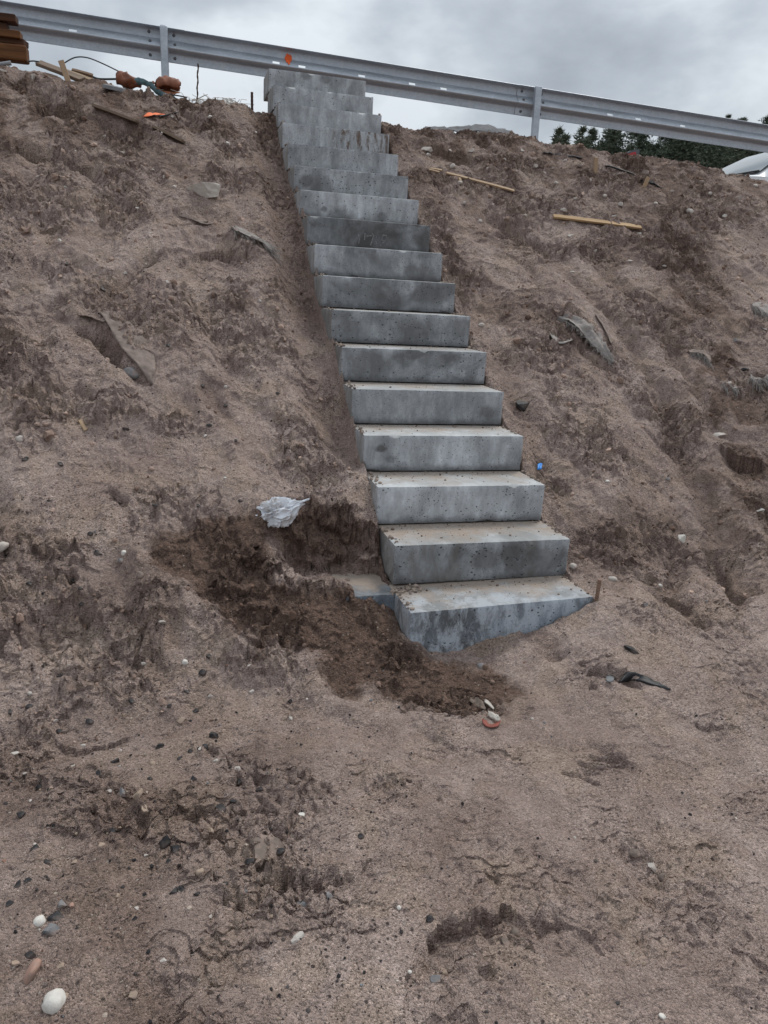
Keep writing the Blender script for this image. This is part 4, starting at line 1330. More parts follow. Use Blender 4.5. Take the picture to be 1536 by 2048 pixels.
def soil_tone(P, wv, a, b):
    dry = np.array([0.41, 0.30, 0.245]); dk = np.array([0.135, 0.086, 0.065])
    f = np.clip(wv * 0.9 + (a - 0.5) * 1.1 + 0.28, 0, 1)[:, None]
    return (dry * (1 - f) + dk * f) * (0.8 + 0.4 * b)[:, None]


def grit_tone(P, wv, a, b):
    pal = np.array([[0.030, 0.028, 0.030], [0.07, 0.062, 0.06], [0.16, 0.13, 0.115], [0.30, 0.235, 0.18], [0.36, 0.30, 0.25], [0.55, 0.50, 0.45], [0.26, 0.15, 0.11], [0.18, 0.19, 0.20]])
    k = np.searchsorted(np.cumsum([.30, .14, .14, .16, .10, .06, .04, .06]), a).clip(0, 7)
    return pal[k] * (0.8 + 0.4 * b)[:, None]


on_b = lambda P: P[:, 1] - 0.12 * P[:, 0] > -0.15
scatter('dirt_clods', 15000, 1, lambda P, w_, r_, q: (q < 0.15 + 0.45 * r_) & (on_b(P) | (w_ > 0.6)),
        lambda d, q, w_: np.clip(d * 0.00048 * (0.7 + 7.0 * q ** 4), 0.002, 0.040), soil_tone, ['angular', 'round', 'angular'],
        'loose crumbs and clods of sandy soil strewn over the bank', M_CLOD, lift=0.0)
scatter('soil_lumps', 2600, 2, lambda P, w_, r_, q: (on_b(P) & (r_ > 0.45) & (q < 0.2 + 0.8 * sstep(0.0, 0.5, fbm(P[:, 0] * 1.8, P[:, 1] * 1.8, 3)))) | ((w_ > 0.85) & (P[:, 1] < 1.1) & (q < .5)),
        lambda d, q, w_: 0.007 + 0.022 * q ** 5, soil_tone, ['clod', 'clod', 'angular'], 'lumps of sandy soil clustered on the bank', M_CLOD, lift=-0.15)
scatter('damp_crumbs', 7000, 1, lambda P, w_, r_, q: (w_ > 0.7) & (P[:, 1] < 1.2), lambda d, q, w_: d * 0.0008 * (0.6 + 4.2 * q ** 3), soil_tone, ['angular', 'round'],
        'dark damp crumbly soil thrown up round the dug hole', M_CLOD)
scatter('grit', 16000, 1, lambda P, w_, r_, q: np.where(on_b(P), q < 0.32, q < 0.12 + 0.75 * sstep(0.35, -0.5, P[:, 0] - 0.25 * P[:, 1])),
        lambda d, q, w_: np.minimum(d * 0.00045 * (0.7 + 3.0 * q ** 3 + 4.5 * q ** 12), 0.0065 - 0.0004 * d), grit_tone, ['angular', 'round'], 'mixed dark and light grit scattered through the sand', M_CLOD)
# crumbs of sand lying on the treads
def tread_crumbs():
    r = RNG
    V0, F0 = ICO[1]
    Vs, Fs, Cs, off = [], [], [], 0
    cnt = {1: 230, 2: 150, 3: 120, 4: 110, 5: 90, 6: 70, 7: 60, 8: 30}
    for n_ in range(1, 17):
        c = cnt.get(n_, 8) + 34
        o = STEPS[n_]
        Mw = np.array(o.matrix_basis)
        for k in range(c):
            u, v = r.random() * 0.86 + 0.02, 0.285 - 0.25 * r.random() ** 2.2
            a = (0.0016 + 0.0055 * r.random() ** 6)
            if n_ == 1 and k < 70:      # the little heap at the left back of the lowest tread
                u, v, a = 0.07 + r.normal(0, .035), 0.245 + r.normal(0, .025), 0.004 + 0.010 * r.random() ** 2
            elif k >= c - 34:      # soil spilled over the ends
                e = abs(r.normal(0, .022))
                u = e if r.random() < .6 else 0.9 - e * .6
                v, a = 0.29 * r.random() ** .7, 0.003 + 0.009 * r.random() ** 2
            p = Mw[:3, :3] @ np.array([u, v, a * 0.3]) + Mw[:3, 3]
            VV = V0 * (r.random(3) * 0.6 + 0.7) * a * (0.8 + 0.4 * r.random((len(V0), 1))) + p
            Vs.append(VV); Fs.append(F0 + off); off += len(V0)
            c0 = np.array([[0.27, 0.215, 0.18], [0.16, 0.12, 0.10], [0.11, 0.09, 0.08]][r.integers(0, 3) if r.random() < .5 else 0]) * r.uniform(.8, 1.2)
            Cs.append(np.repeat(np.append(c0, 1.0)[None], len(V0), 0))
    me = mesh_np('tread_sand', np.concatenate(Vs), np.concatenate(Fs))
    me.attributes.new('tone', 'FLOAT_COLOR', 'POINT').data.foreach_set('color', np.concatenate(Cs).astype(np.float32).ravel())
    tag(link('tread_sand', me, M_CLOD), 'sand crumbs lying on the lower treads', kind='stuff')


tread_crumbs()


# ------------------------------------------------------------------ planks, sticks and timbers
def plank(name, p0, p1, width, thick, mat, label, cat, group=None, up=None, jag=False):
    """board from p0 to p1 (world), origin at p0, local x along it"""
    p0, p1 = np.asarray(p0, float), np.asarray(p1, float)
    d = p1 - p0
    L_ = np.linalg.norm(d); ex = d / L_
    u0 = np.array([0, -0.55, 0.83]) if up is None else np.asarray(up, float)
    ez = u0 - ex * (u0 @ ex); ez /= np.linalg.norm(ez)
    ey = np.cross(ez, ex)
    rs = random.Random(int(L_ * 1e5))
    nx = max(4, int(L_ / 0.05))
    V, Q = [], []
    for i in range(nx + 1):
        x_ = L_ * i / nx
        bw = 1 + rs.uniform(-.04, .04)
        sag = 0.004 * math.sin(3 * x_ + rs.random())
        for (a, b_) in ((-1, -1), (1, -1), (1, 1), (-1, 1)):
            jx = rs.uniform(-.03, .03) if jag and i == nx else rs.uniform(-.002, .002)
            V.append([x_ + jx, a * width / 2 * bw, b_ * thick / 2 * bw + sag])
    for i in range(nx):
        for k in range(4):
            a, b_ = i * 4 + k, i * 4 + (k + 1) % 4
            Q.append([a, b_, b_ + 4, a + 4])
    Q += [[3, 2, 1, 0], [nx * 4, nx * 4 + 1, nx * 4 + 2, nx * 4 + 3]]
    me = mesh_np(name, np.array(V), np.array(Q))
    o = link(name, me, mat)
    o.matrix_world = Matrix(((ex[0], ey[0], ez[0], p0[0]), (ex[1], ey[1], ez[1], p0[1]), (ex[2], ey[2], ez[2], p0[2]), (0, 0, 0, 1)))
    bevel_obj(o, min(width, thick) * 0.12, 2)
    tag(o, label, cat, group)
    return o


def G(px, py, up=0.0):
    return hit(px, py, Hfull) + np.array([0, 0, up])


# timber stack at the left end of the crest
YT = 5.02
for (xe, yt, yb, dep, mat, lab, jag, dy) in (
        (34, 32, 48, 0.13, M_REDW, 'top plank of the dark timber stack, jutting out to the right', False, .00),
        (17, 48.5, 64, 0.10, M_REDW, 'short dark timber under the top plank of the stack', False, .01),
        (43, 64.5, 80, 0.12, M_REDW2, 'middle plank of the timber stack, its paler end showing', False, -.01),
        (51, 80.5, 93, 0.11, M_REDW, 'splintered dark timber above the lowest beam of the stack', True, .015),
        (56, 93.5, 126, 0.13, M_REDW2, 'thick orange-brown beam at the bottom of the timber stack', False, -.015)):
    a, b_ = at_y(xe, yt, YT + dy), at_y(xe, yb, YT + dy)
    th = (a - b_)[2]
    c = (a + b_) / 2
    plank('timber_beam', c + np.array([-1.6, 0.03, 0.012]), c, dep, th, mat, lab, 'timber', 'timbers stacked at the left of the crest', up=(0, 0, 1), jag=jag)

plank('plank', at_y(77, 126, 4.88), at_y(165, 161, 4.62), 0.07, 0.030, M_DIRTW, 'weathered plank beside the timber stack, pointing down at the crossed stick', 'plank', 'scrap boards on the left of the crest')
plank('plank', at_y(128, 142, 4.80), at_y(236, 180, 4.55), 0.045, 0.022, mat_wood('tan_wood', (0.24, 0.17, 0.11), (0.38, 0.28, 0.19)), 'long thin tan board running under the crossed stick', 'plank', 'scrap boards on the left of the crest')
plank('plank', at_y(143, 143, 4.86), at_y(186, 155, 4.86), 0.045, 0.045, mat_wood('brown_wood', (0.10, 0.06, 0.035), (0.20, 0.12, 0.07)), 'short dark brown offcut on the crest behind the long thin board', 'plank', 'scrap boards on the left of the crest')
plank('stick', at_y(122, 122, 4.60), at_y(141, 176, 4.50), 0.045, 0.022, mat_wood('stick_wood', (0.25, 0.165, 0.10), (0.36, 0.25, 0.165)), 'short flat stick lying crosswise over the boards on the crest', 'stick', up=(0, -1, 0.2))
plank('board', G(190, 214, .00), G(278, 247, .0), 0.10, 0.022, M_DIRTW, 'weathered board half buried in soil left of the orange scrap', 'board', 'half-buried boards in the left slope', up=(0.05, .15, 1))
plank('board', G(308, 256, .0), G(368, 286, .0), 0.10, 0.022, M_DIRTW, 'weathered board half buried in soil below the orange scrap', 'board', 'half-buried boards in the left slope', up=(0.05, .15, 1))
plank('stick', G(860, 341, .015), G(884, 345, .012), 0.024, 0.012, M_NEWW, 'upper prong of the split at the buried end of the fresh stick', 'stick', 'fresh wood splinters on the right slope')
plank('stick', G(857, 343, .012), G(878, 348, .012), 0.016, 0.010, M_NEWW, 'lower prong, a thin yellow splinter beside the upper steps', 'stick', 'fresh wood splinters on the right slope')
plank('stick', G(893, 350, .014), G(1028, 386, .014), 0.030, 0.014, M_NEWW, 'long thin fresh stick lying on the slope right of the upper steps', 'stick')
plank('stick', G(918, 362, .02), G(921, 368, .01), 0.02, 0.02, M_NEWW, 'tiny wood offcut under the long thin fresh stick', 'stick')
plank('lath', G(1106, 438, .020), G(1281, 459, .016), 0.050, 0.016, mat_wood('lath_wood', (0.27, 0.17, 0.085), (0.46, 0.31, 0.17)), 'straight yellow-brown lath lying across the right slope', 'lath')
a = G(1191, 344); plank('stake', a - np.array([0, 0, .04]), a + np.array([-.01, .0, .115]), 0.034, 0.018, M_NEWW, 'short upright wooden stake below the crest, at the end of the black cable', 'stake', up=(0, -1, 0))
a = G(1286, 374); plank('stake', a - np.array([0, 0, .03]), a + np.array([.04, .0, .085]), 0.036, 0.018, M_NEWW, 'short leaning wooden stake beside the black cable', 'stake', up=(0, -1, 0))
a = G(160, 849); plank('stick', G(160, 845, .01), G(172, 864, .006), 0.018, 0.010, M_NEWW, 'tiny orange wood chip on the left slope', 'wood chip')


# ------------------------------------------------------------------ rods, wires, cables
def bez(P, n=24):
    P = [Vector(p) for p in P]
    out = []
    for i in range(len(P) - 1):
        p0, p1, p2, p3 = P[max(i - 1, 0)], P[i], P[i + 1], P[min(i + 2, len(P) - 1)]
        for k in range(n if i == len(P) - 2 else n):
            t = k / n
            out.append(0.5 * ((2 * p1) + (-p0 + p2) * t + (2 * p0 - 5 * p1 + 4 * p2 - p3) * t * t + (-p0 + 3 * p1 - 3 * p2 + p3) * t ** 3))
    out.append(P[-1])
    return np.array([v[:] for v in out])


def cable(name, P, r, mat, label, cat, n=10, group=None):
    mb = MB()
    mb.tube(bez(P, n), r, 6)
    o = mb.build(name, mat, None, True)
    tag(o, label, cat, group)
    return o


rod = MB()
a, b_ = at_y(393, 196, 4.70), at_y(396, 127, 4.70)
P = np.linspace(a - np.array([0, 0, .1]), b_, 26)
P[:, 0] += 0.003 * np.sin(np.arange(26) * .9)
rod.tube(P, 0.0075 + 0.0015 * np.sin(np.arange(26) * 2.2), 6)
o = rod.build('rusty_rod', M_RUST, None, False)
tag(o, 'thin rusty rod standing upright on the crest between the rail post and the steps', 'rod')
a = at_y(504, 206, 4.62); mb = MB(); P = np.linspace(a + np.array([0, 0, -.1]), a + np.array([.0, 0, .085]), 12)
mb.tube(P, 0.011 + 0.0015 * (np.arange(12) % 2), 7); tag(mb.build('rebar_stub', M_RUST), 'short dark stub of reinforcing bar on the crest left of the top step', 'rebar')
a = G(1192, 1202); mb = MB(); P = np.linspace(a + np.array([0, 0, -.05]), a + np.array([.012, 0.01, .10]), 26)
mb.tube(P, 0.0085 + 0.0018 * (np.arange(26) % 2), 7); tag(mb.build('rusty_peg', mat_plain('light_rust', (0.19, 0.12, 0.085), 0.85, 0.3, 60)), 'ribbed rusty peg standing at the right end of the lowest step', 'peg')
cable('black_cable', [at_y(1194, 337, 4.3), G(1215, 337, .02), G(1240, 343, .015), G(1266, 352, .014), G(1280, 360, .0), G(1300, 366, .014), G(1323, 378, .0)], 0.009, M_BLACK, 'black cable snaking over the soil below the crest on the right', 'cable')
cable('black_cable', [G(1287, 366, .01), G(1296, 367, .012), G(1308, 369, .008)], 0.008, M_BLACK, 'short black cable end beside the leaning stake', 'cable')
cable('wire', [at_y(127, 127, 4.75), at_y(150, 115, 4.75), at_y(175, 115.5, 4.75), at_y(205, 127, 4.75), at_y(240, 144, 4.75)], 0.0055, M_WIRE, 'thin wire arching up from the crossed stick to the orange tarpaulin', 'wire')
cable('wire', [at_y(56, 123, 4.85), at_y(66, 122, 4.85), at_y(78, 123.5, 4.85)], 0.006, M_WIRE, 'short wire between the timber stack and the weathered plank', 'wire')
cable('wire', [at_y(186, 154, 4.8), at_y(200, 158, 4.8), at_y(235, 158, 4.8)], 0.009, M_WIRE, 'dark cord running from the brown offcut to the tarpaulin', 'wire')
cable('pipe', [at_y(-10, 131, 4.72), at_y(8, 128, 4.72), at_y(22, 126, 4.72)], 0.018, M_GREYBOARD, 'grey pipe end under the timber stack', 'pipe')


# ------------------------------------------------------------------ cloth, tarpaulin, plastic
def sheet(name, A, B, mat, label, cat, nu=26, nv=8, wob=0.010, arch=0.0, thick=0.004, group=None, seed=0, pleat=0.0):
    """sheet between two world polylines A and B"""
    def res(P):
        P = bez(P, 12); d = np.concatenate([[0], np.cumsum(np.linalg.norm(np.diff(P, axis=0), axis=1))])
        t = np.linspace(0, d[-1], nu)
        return np.stack([np.interp(t, d, P[:, k]) for k in range(3)], 1)
    a, b_ = res(A), res(B)
    V = []
    for i in range(nu):
        for j in range(nv):
            f = j / (nv - 1)
            p = a[i] * (1 - f) + b_[i] * f
            n1_ = mnoise.noise(Vector((i * 0.35 + seed, j * 0.55, seed * 2.3)))
            n2_ = mnoise.noise(Vector((i * 0.9 + seed, j * 1.3, seed * 5.1)))
            p = p + np.array([0.2, -0.6, 0.8]) * (wob * (n1_ + 0.5 * n2_) + arch * math.sin(math.pi * f) + pleat * math.sin(f * 9.4 + 0.15 * i + 2 * n1_))
            V.append(p)
    Q = [[i * nv + j, i * nv + j + 1, (i + 1) * nv + j + 1, (i + 1) * nv + j] for i in range(nu - 1) for j in range(nv - 1)]
    me = mesh_np(name, np.array(V), np.array(Q), True)
    o = link(name, me, mat)
    so = o.modifiers.new('thickness', 'SOLIDIFY'); so.thickness = thick; so.offset = 0
    tag(o, label, cat, group)
    return o, a, b_


def fray(parent, edge, n, ln, down, mat, seed=0):
    mb = MB()
    rs = random.Random(seed)
    for k in range(n):
        t = rs.random() * (len(edge) - 1.001)
        i = int(t); p = edge[i] * (1 - t + i) + edge[i + 1] * (t - i)
        d = np.array(down) + np.array([rs.gauss(0, .35), rs.gauss(0, .25), rs.gauss(0, .3)])
        l_ = ln * rs.uniform(.3, 1.3)
        c = np.array([rs.gauss(0, .3), rs.gauss(0, .2), rs.gauss(0, .3)]) * l_
        P = np.array([p, p + d * l_ * .4 + c * .4, p + d * l_ * .8 + c * .3, p + d * l_ + c * 0.1 + np.array([0, 0, -.1 * l_])])
        mb.tube(P, 0.0016, 3, False)
    o = mb.build('frayed_thread', mat, parent)
    tag(o, kind='stuff')


# left strip, its lower edge free and throwing shade into the hollow
o, a, b_ = sheet('cloth_strip', [G(200, 628, .010), G(214, 660, .045), G(228, 690, .055), G(246, 716, .05), G(270, 742, .05), G(290, 762, .035), G(301, 772, .005)],
                 [G(226, 620, -.01), G(256, 642, .0), G(282, 668, .0), G(300, 694, .002), G(309, 716, .006), G(311, 742, .008), G(306, 771, .0)], M_CLOTH,
                 'twisted strip of dirty torn cloth sticking out of the left slope', 'cloth', nu=40, nv=12, wob=.010, arch=.004, seed=3)
sheet('cloth_scrap', [G(156, 642, .035), G(172, 646, .04), G(190, 652, .04), G(207, 656, .035)], [G(160, 632, .0), G(176, 634, .0), G(196, 640, .0), G(212, 642, .0)], M_CLOTH,
      'flap of dirty cloth overhanging the hollow above the twisted strip', 'cloth', nu=14, nv=6, wob=.008, seed=8)
o, a, b_ = sheet('cloth_tuft', [G(460, 462, .02), G(478, 476, .03), G(497, 484, .03), G(515, 490, .03), G(530, 498, .03), G(545, 512, .015)],
                 [G(470, 452, .0), G(490, 462, .008), G(508, 471, .01), G(522, 482, .012), G(538, 490, .015), G(548, 505, .01)], M_CLOTHL,
                 'frayed pale cloth tuft in the soil left of the eighth and ninth steps', 'cloth', nv=12, seed=5, wob=.012, pleat=.007)
fray(o, a, 70, .05, (.45, -.4, -.5), M_CLOTHL, 4); fray(o, np.concatenate([a[-6:], b_[-6:]]), 60, .08, (.5, -.3, -.7), M_CLOTHL, 6)
o, a, b_ = sheet('cloth_fold', [G(358, 436, .012), G(385, 446, .02), G(402, 452, .02), G(414, 455, .02), G(426, 450, .01)], [G(365, 428, .0), G(388, 438, .0), G(404, 442, .005), G(416, 445, .005), G(428, 444, .0)], M_CLOTH,
                 'narrow fold of woven cloth showing through the sand under the largest pale stone', 'cloth', nu=16, nv=5, seed=15, wob=.005)
# the big frayed piece on the right
o, a, b_ = sheet('torn_geotextile', [G(1114, 640, .01), G(1132, 652, .03), G(1152, 668, .04), G(1172, 690, .045), G(1195, 712, .045), G(1222, 734, .02)],
                 [G(1135, 632, .005), G(1160, 640, .015), G(1185, 656, .02), G(1200, 676, .02), G(1212, 700, .02), G(1228, 728, .008)], M_CLOTHL,
                 'torn pale geotextile with a frayed lower edge on the right slope', 'cloth', nu=44, nv=16, seed=21, wob=.014, arch=.006, pleat=.009)
fray(o, a, 190, .034, (-.25, -.5, -.45), M_CLOTHL, 11)
o, a, b_ = sheet('cloth_strip', [G(1190, 632, .015), G(1203, 655, .02), G(1214, 675, .02), G(1222, 690, .005)], [G(1196, 632, .005), G(1208, 653, .01), G(1219, 674, .01), G(1225, 688, .0)], M_CLOTH,
                 'thin tan strip of cloth standing up beside the torn pale geotextile', 'cloth', nu=14, nv=4, seed=23, wob=.006)
sheet('cloth_scrap', [G(1098, 674, .03), G(1108, 686, .02), G(1122, 694, .02), G(1136, 690, .02), G(1146, 684, .015)], [G(1108, 668, .0), G(1114, 676, .0), G(1124, 682, .0), G(1134, 680, .0), G(1142, 678, .0)], M_CLOTHL,
      'small curled cloth scrap left of the torn pale geotextile', 'cloth', nu=16, nv=5, wob=.008, seed=9)
o, a, b_ = sheet('torn_geotextile', [G(1380, 712, .02), G(1396, 714, .03), G(1410, 722, .03), G(1418, 732, .02)], [G(1376, 702, .0), G(1396, 702, .01), G(1412, 708, .01), G(1424, 722, .0)], M_CLOTH,
                 'dirty cloth flap with hanging threads at the head of the right gully', 'cloth', nu=18, nv=6, seed=31, wob=.012)
fray(o, a, 60, .07, (-.05, -.3, -.85), M_CLOTHL, 12)
for (pa, pb, lab, sd, nfr) in (
        ([(1502, 618), (1515, 622), (1530, 632), (1545, 640)], [(1505, 606), (1520, 606), (1535, 610), (1550, 618)], 'whitish fibrous cloth tuft at the right edge, upper of two', 41, 140),
        ([(1500, 762), (1512, 766), (1524, 764), (1536, 758)], [(1500, 748), (1512, 756), (1526, 756), (1534, 750)], 'whitish fibrous cloth tuft at the right edge, lower of two', 43, 90),
        ([(1444, 772), (1456, 776), (1466, 782), (1476, 786)], [(1446, 764), (1456, 764), (1466, 768), (1474, 776)], 'grey cloth tuft with hanging fibres left of the right-edge tufts', 47, 90)):
    o, a, b_ = sheet('cloth_tuft', [G(x, y, .02) for x, y in pa], [G(x, y, .0) for x, y in pb], M_CLOTHL, lab, 'cloth', nu=14, nv=6, seed=sd, wob=.014)
    fray(o, a, nfr, .075, (-.05, -.4, -.75), M_CLOTHL, sd)

# grey geotextile draped over the crest on the right
sheet('grey_membrane', [at_y(842, 266, 4.50), at_y(890, 262, 4.52), at_y(940, 262, 4.55), at_y(985, 268, 4.55), at_y(1020, 278, 4.5)],
      [at_y(850, 254, 4.75), at_y(895, 256, 4.8), at_y(950, 252, 4.85), at_y(985, 252, 4.85), at_y(1035, 270, 4.8)], M_GREYCL, 'grey membrane lying over the crest between the steps and the right-hand post', 'membrane', nu=30, nv=8, wob=.03, seed=51, thick=.008)
sheet('grey_membrane', [G(1085, 310, .02), G(1110, 312, .02), G(1140, 316, .02), G(1165, 318, .01)], [at_y(1090, 295, 4.65), at_y(1112, 297, 4.65), at_y(1140, 297, 4.65), at_y(1160, 303, 4.65)], M_GREYCL,
      'grey membrane edge poking out of the soil below the right-hand post', 'membrane', nu=20, nv=6, wob=.02, seed=57, thick=.008)

# rust-orange tarpaulin bundles and the grey board they lie on
plank('grey_board', G(226, 186, .035), G(352, 203, .03), 0.15, 0.030, M_GREYBOARD, 'grey board on the crest under the rust-orange tarpaulin', 'board', up=(0.05, -.75, .65))


def bundle(name, pts, rads, mat, label, seed, amp=.35):
    """crumpled bundle along a line"""
    P = bez(pts, 10); n = len(P)
    r = np.interp(np.linspace(0, 1, n), np.linspace(0, 1, len(rads)), rads)
    mb = MB(); mb.tube(P, r, 18)
    V = np.concatenate(mb.v)
    o3 = seed * 3.1
    C_ = np.repeat(P, 18, 0); C_ = np.concatenate([C_, P[:1], P[-1:]])
    for i, v in enumerate(V):
        q = Vector(v) * 9 + Vector((o3, o3, 0))
        f = 1 - 1.5 * amp + 2 * amp * (1 - abs(mnoise.noise(q)) * 2) + amp * 0.6 * mnoise.noise(q * 2.7)
        V[i] = C_[i] + (v - C_[i]) * max(0.15, f)
    mb.v = [V]
    o = mb.build(name, mat, None, True)
    tag(o, label, 'tarpaulin')
    return o


bundle('tarpaulin', [at_y(238, 149, 4.68), at_y(246, 158, 4.66), at_y(262, 164, 4.64), at_y(282, 170, 4.62)], [.035, .062, .048, .022], M_TARP, 'crumpled rust-orange tarpaulin on the grey board, left bundle', 2)
# right piece: folded over, dark mouth towards the viewer
Yq = 4.60
up_, mid_, lo_ = [(309, 173), (322, 162), (337, 160), (352, 166), (361, 175)], [(312, 174), (326, 172), (342, 174), (358, 179)], [(312, 176), (328, 184), (345, 187), (359, 186)]
tp = empty('tarpaulin', at_y(335, 186, Yq))
tag(tp, 'folded rust-orange tarpaulin with a dark open mouth at the foot of the rail post', 'tarpaulin')
o, a, b_ = sheet('fold_top', [at_y(x, y + 12, Yq + .02) if 0 else at_y(x, y, Yq + .10) for x, y in up_], [at_y(x, y, Yq - .05) for x, y in mid_], M_TARP, None, None, nu=16, nv=7, wob=.02, arch=.05, seed=61, thick=.006)
for k in o.keys():
    if k in ('label', 'category'): del o[k]
M_TARPL = mat_plain('faded_orange_tarpaulin', (0.33, 0.125, 0.060), 0.6, 0.3, 14, 0, 0.004)
o2, _, _ = sheet('fold_bottom', [at_y(x, y - 3, Yq + .07) for x, y in lo_], [at_y(x, y, Yq - .06) for x, y in lo_], M_TARPL, None, None, nu=14, nv=6, wob=.012, seed=63, thick=.006)
o3_, _, _ = sheet('fold_back', [at_y(x, y, Yq + .10) for x, y in up_], [at_y(x, y - 3, Yq + .07) for x, y in lo_], M_TARP, None, None, nu=14, nv=5, wob=.012, seed=64, thick=.006)
for q in (o, o2, o3_):
    q.parent = tp
    q.matrix_parent_inverse = Matrix.Translation(-Vector(tp.location))
# teal straps tangled round it
def strap(pts, wd, label, seed, grp='teal straps tangled on the crest'):
    P = bez(pts, 8); n_ = np.array([0.15, -.3, 1.0]) * wd
    o, _, _ = sheet('teal_strap', list(P[::4] + n_ / 2), list(P[::4] - n_ / 2), M_TEAL, label, 'strap', nu=24, nv=3, wob=.008, seed=seed, thick=.003, group=grp)
strap([at_y(268, 162, 4.60), at_y(285, 164, 4.58), at_y(300, 171, 4.57), at_y(314, 182, 4.55), at_y(330, 193, 4.53)], .045, 'teal strap lying between the two tarpaulin pieces', 71)
strap([at_y(345, 192, 4.52), at_y(351, 200, 4.47), at_y(355, 210, 4.42), at_y(357, 222, 4.38)], .03, 'teal strap hanging down the slope below the rail post', 73)
cable('cord', [at_y(271, 160, 4.62), at_y(276, 156, 4.62), at_y(284, 159, 4.62), at_y(292, 164, 4.6), at_y(303, 165, 4.6), at_y(308, 172, 4.6)], .006, M_TEAL, 'loop of thin teal cord over the left tarpaulin bundle', 'cord')
cable('cord', [at_y(325, 191, 4.5), at_y(345, 190, 4.5), at_y(360, 192, 4.5), at_y(374, 195, 4.5)], .006, M_WIRE, 'dark cord in front of the folded tarpaulin', 'cord')
cable('cord', [G(318, 236, .01), G(338, 232, .012), G(352, 229, .012), G(356, 226, .01)], .006, M_BLACK, 'black cord on the soil right of the orange scrap', 'cord')
bundle('wood_offcut', [at_y(303, 164, 4.62), at_y(306, 169, 4.62)], [.018, .022], M_TARP, 'small rusty lump of tarpaulin between the two larger pieces', 5)
m, t, b = newmat('orange_plastic', 0.5, 0.3); b.inputs['Base Color'].default_value = (0.80, 0.17, 0.045, 1)
sheet('orange_scrap', [G(286, 239, .02), G(298, 240, .03), G(312, 237, .025), G(330, 233, .01)], [G(292, 231, .01), G(302, 231, .02), G(314, 232, .02), G(326, 231, .01)], m, 'bright orange plastic scrap on the left slope below the rail post', 'plastic scrap', nu=14, nv=5, wob=.008, seed=81, thick=.003)

# dry fibres on the crest
mb = MB(); rs = random.Random(3)
for k in range(110):
    a = at_y(rs.uniform(352, 480), 198, 4.62 + rs.uniform(-.1, .2)); a[2] = float(Hfull(np.array([a[0]]), np.array([a[1]]))[0])
    P = np.array([a, a + [rs.gauss(0, .03), rs.gauss(0, .03), rs.uniform(.02, .05)], a + [rs.gauss(0, .09), rs.gauss(0, .04), rs.uniform(.02, .085)]])
    mb.tube(P, .0022, 3, False)
tag(mb.build('dry_grass', mat_plain('dry_grass', (0.42, 0.37, 0.31), .9)), 'wisps of dry grass along the crest near the rusty rod', kind='stuff')

# white plastic bag, crumpled
def bag():
    V, F = ICO[5]
    V = V.copy()
    ctr = G(554, 1036)
    d = (ctr - CAM) @ CF
    w_, h_ = 76 * d / FPX, 42 * d / FPX
    out = np.zeros_like(V)
    for i, v in enumerate(V):
        q = Vector(v)
        f = 0.72
        st_ = Vector((q.x * 1.7 + 0.5 * q.z, q.y * 2.4, q.z * 2.7)) + Vector((4.4, 1.7, 7.2))
        f += 0.75 * (0.4 - abs(mnoise.noise(st_))) + 0.42 * (0.3 - abs(mnoise.noise(st_ * 2.3 + Vector((3, 3, 3))))) + 0.20 * (0.3 - abs(mnoise.noise(st_ * 5.1)))
        taper = 1.0 - 0.55 * max(0, q.x) ** 1.5
        x_ = q.x * (1 + 0.38 * max(0, q.x) ** 4 * (1 if q.z < .3 else .2))
        p = Vector((x_ * f, q.y * f * taper, q.z * f * taper - 0.15 * math.sin(q.x * 5) * (q.z < 0)))
        out[i] = (p.x * w_ * .62, p.y * h_ * .55, p.z * h_ * .72)
    yaw = math.atan2(-CR[1], CR[0])
    R = Matrix.Rotation(-yaw, 3, 'Z') @ Matrix.Rotation(math.radians(-24), 3, 'Y')
    out = out @ np.array(R).T
    m, t, b = newmat('white_plastic_film', 0.35, 0.5)
    co = texco(t)
    n = noise_t(t, co, 16, 5, .65, .5)
    t.links.new(ramp(t, n, [(0.34, (0.33, 0.27, 0.22)), (0.47, (0.62, 0.63, 0.66)), (0.62, (0.80, 0.83, 0.88))]), b.inputs['Base Color'])
    bump(t, b, noise_t(t, texco(t, 'Object', (20, 60, 60)), 1.0, 5, .7, .6), .5, .006)
    me = mesh_np('plastic_bag', out, F, False)
    me.polygons.foreach_set('use_smooth', np.ones(len(F), bool)); me.set_sharp_from_angle(angle=math.radians(40))
    o = link('plastic_bag', me, m)
    o.location = ctr + np.array([0, -.015, h_ * .32])
    tag(o, 'crumpled white plastic bag on the rim of the dug hole', 'plastic bag')


bag()

# paper and red scrap in front of the hole
m_pap = mat_plain('dirty_paper', (0.42, 0.385, 0.345), .9, .2, 30)
m_red = mat_plain('red_wrapper', (0.20, 0.055, 0.038), .6, .3, 30)
sheet('paper_scrap', [G(974, 1434, .006), G(983, 1440, .008), G(992, 1446, .008), G(998, 1448, .006)], [G(975, 1429, .016), G(985, 1434, .022), G(994, 1440, .022), G(998, 1443, .014)], m_pap, 'white rolled paper scrap lying over a red wrapper before the lowest step', 'paper scrap', nu=14, nv=7, arch=.006, wob=.010, seed=91, thick=.002)
sheet('red_wrapper', [G(963, 1443, .010), G(968, 1454, .008), G(982, 1459, .008), G(996, 1456, .010), G(1000, 1447, .016)], [G(972, 1442, .003), G(976, 1448, .003), G(983, 1450, .002), G(990, 1448, .003), G(996, 1445, .008)], m_red, 'torn red wrapper under the white paper scrap', 'wrapper', nu=18, nv=5, wob=.005, seed=93, thick=.003)
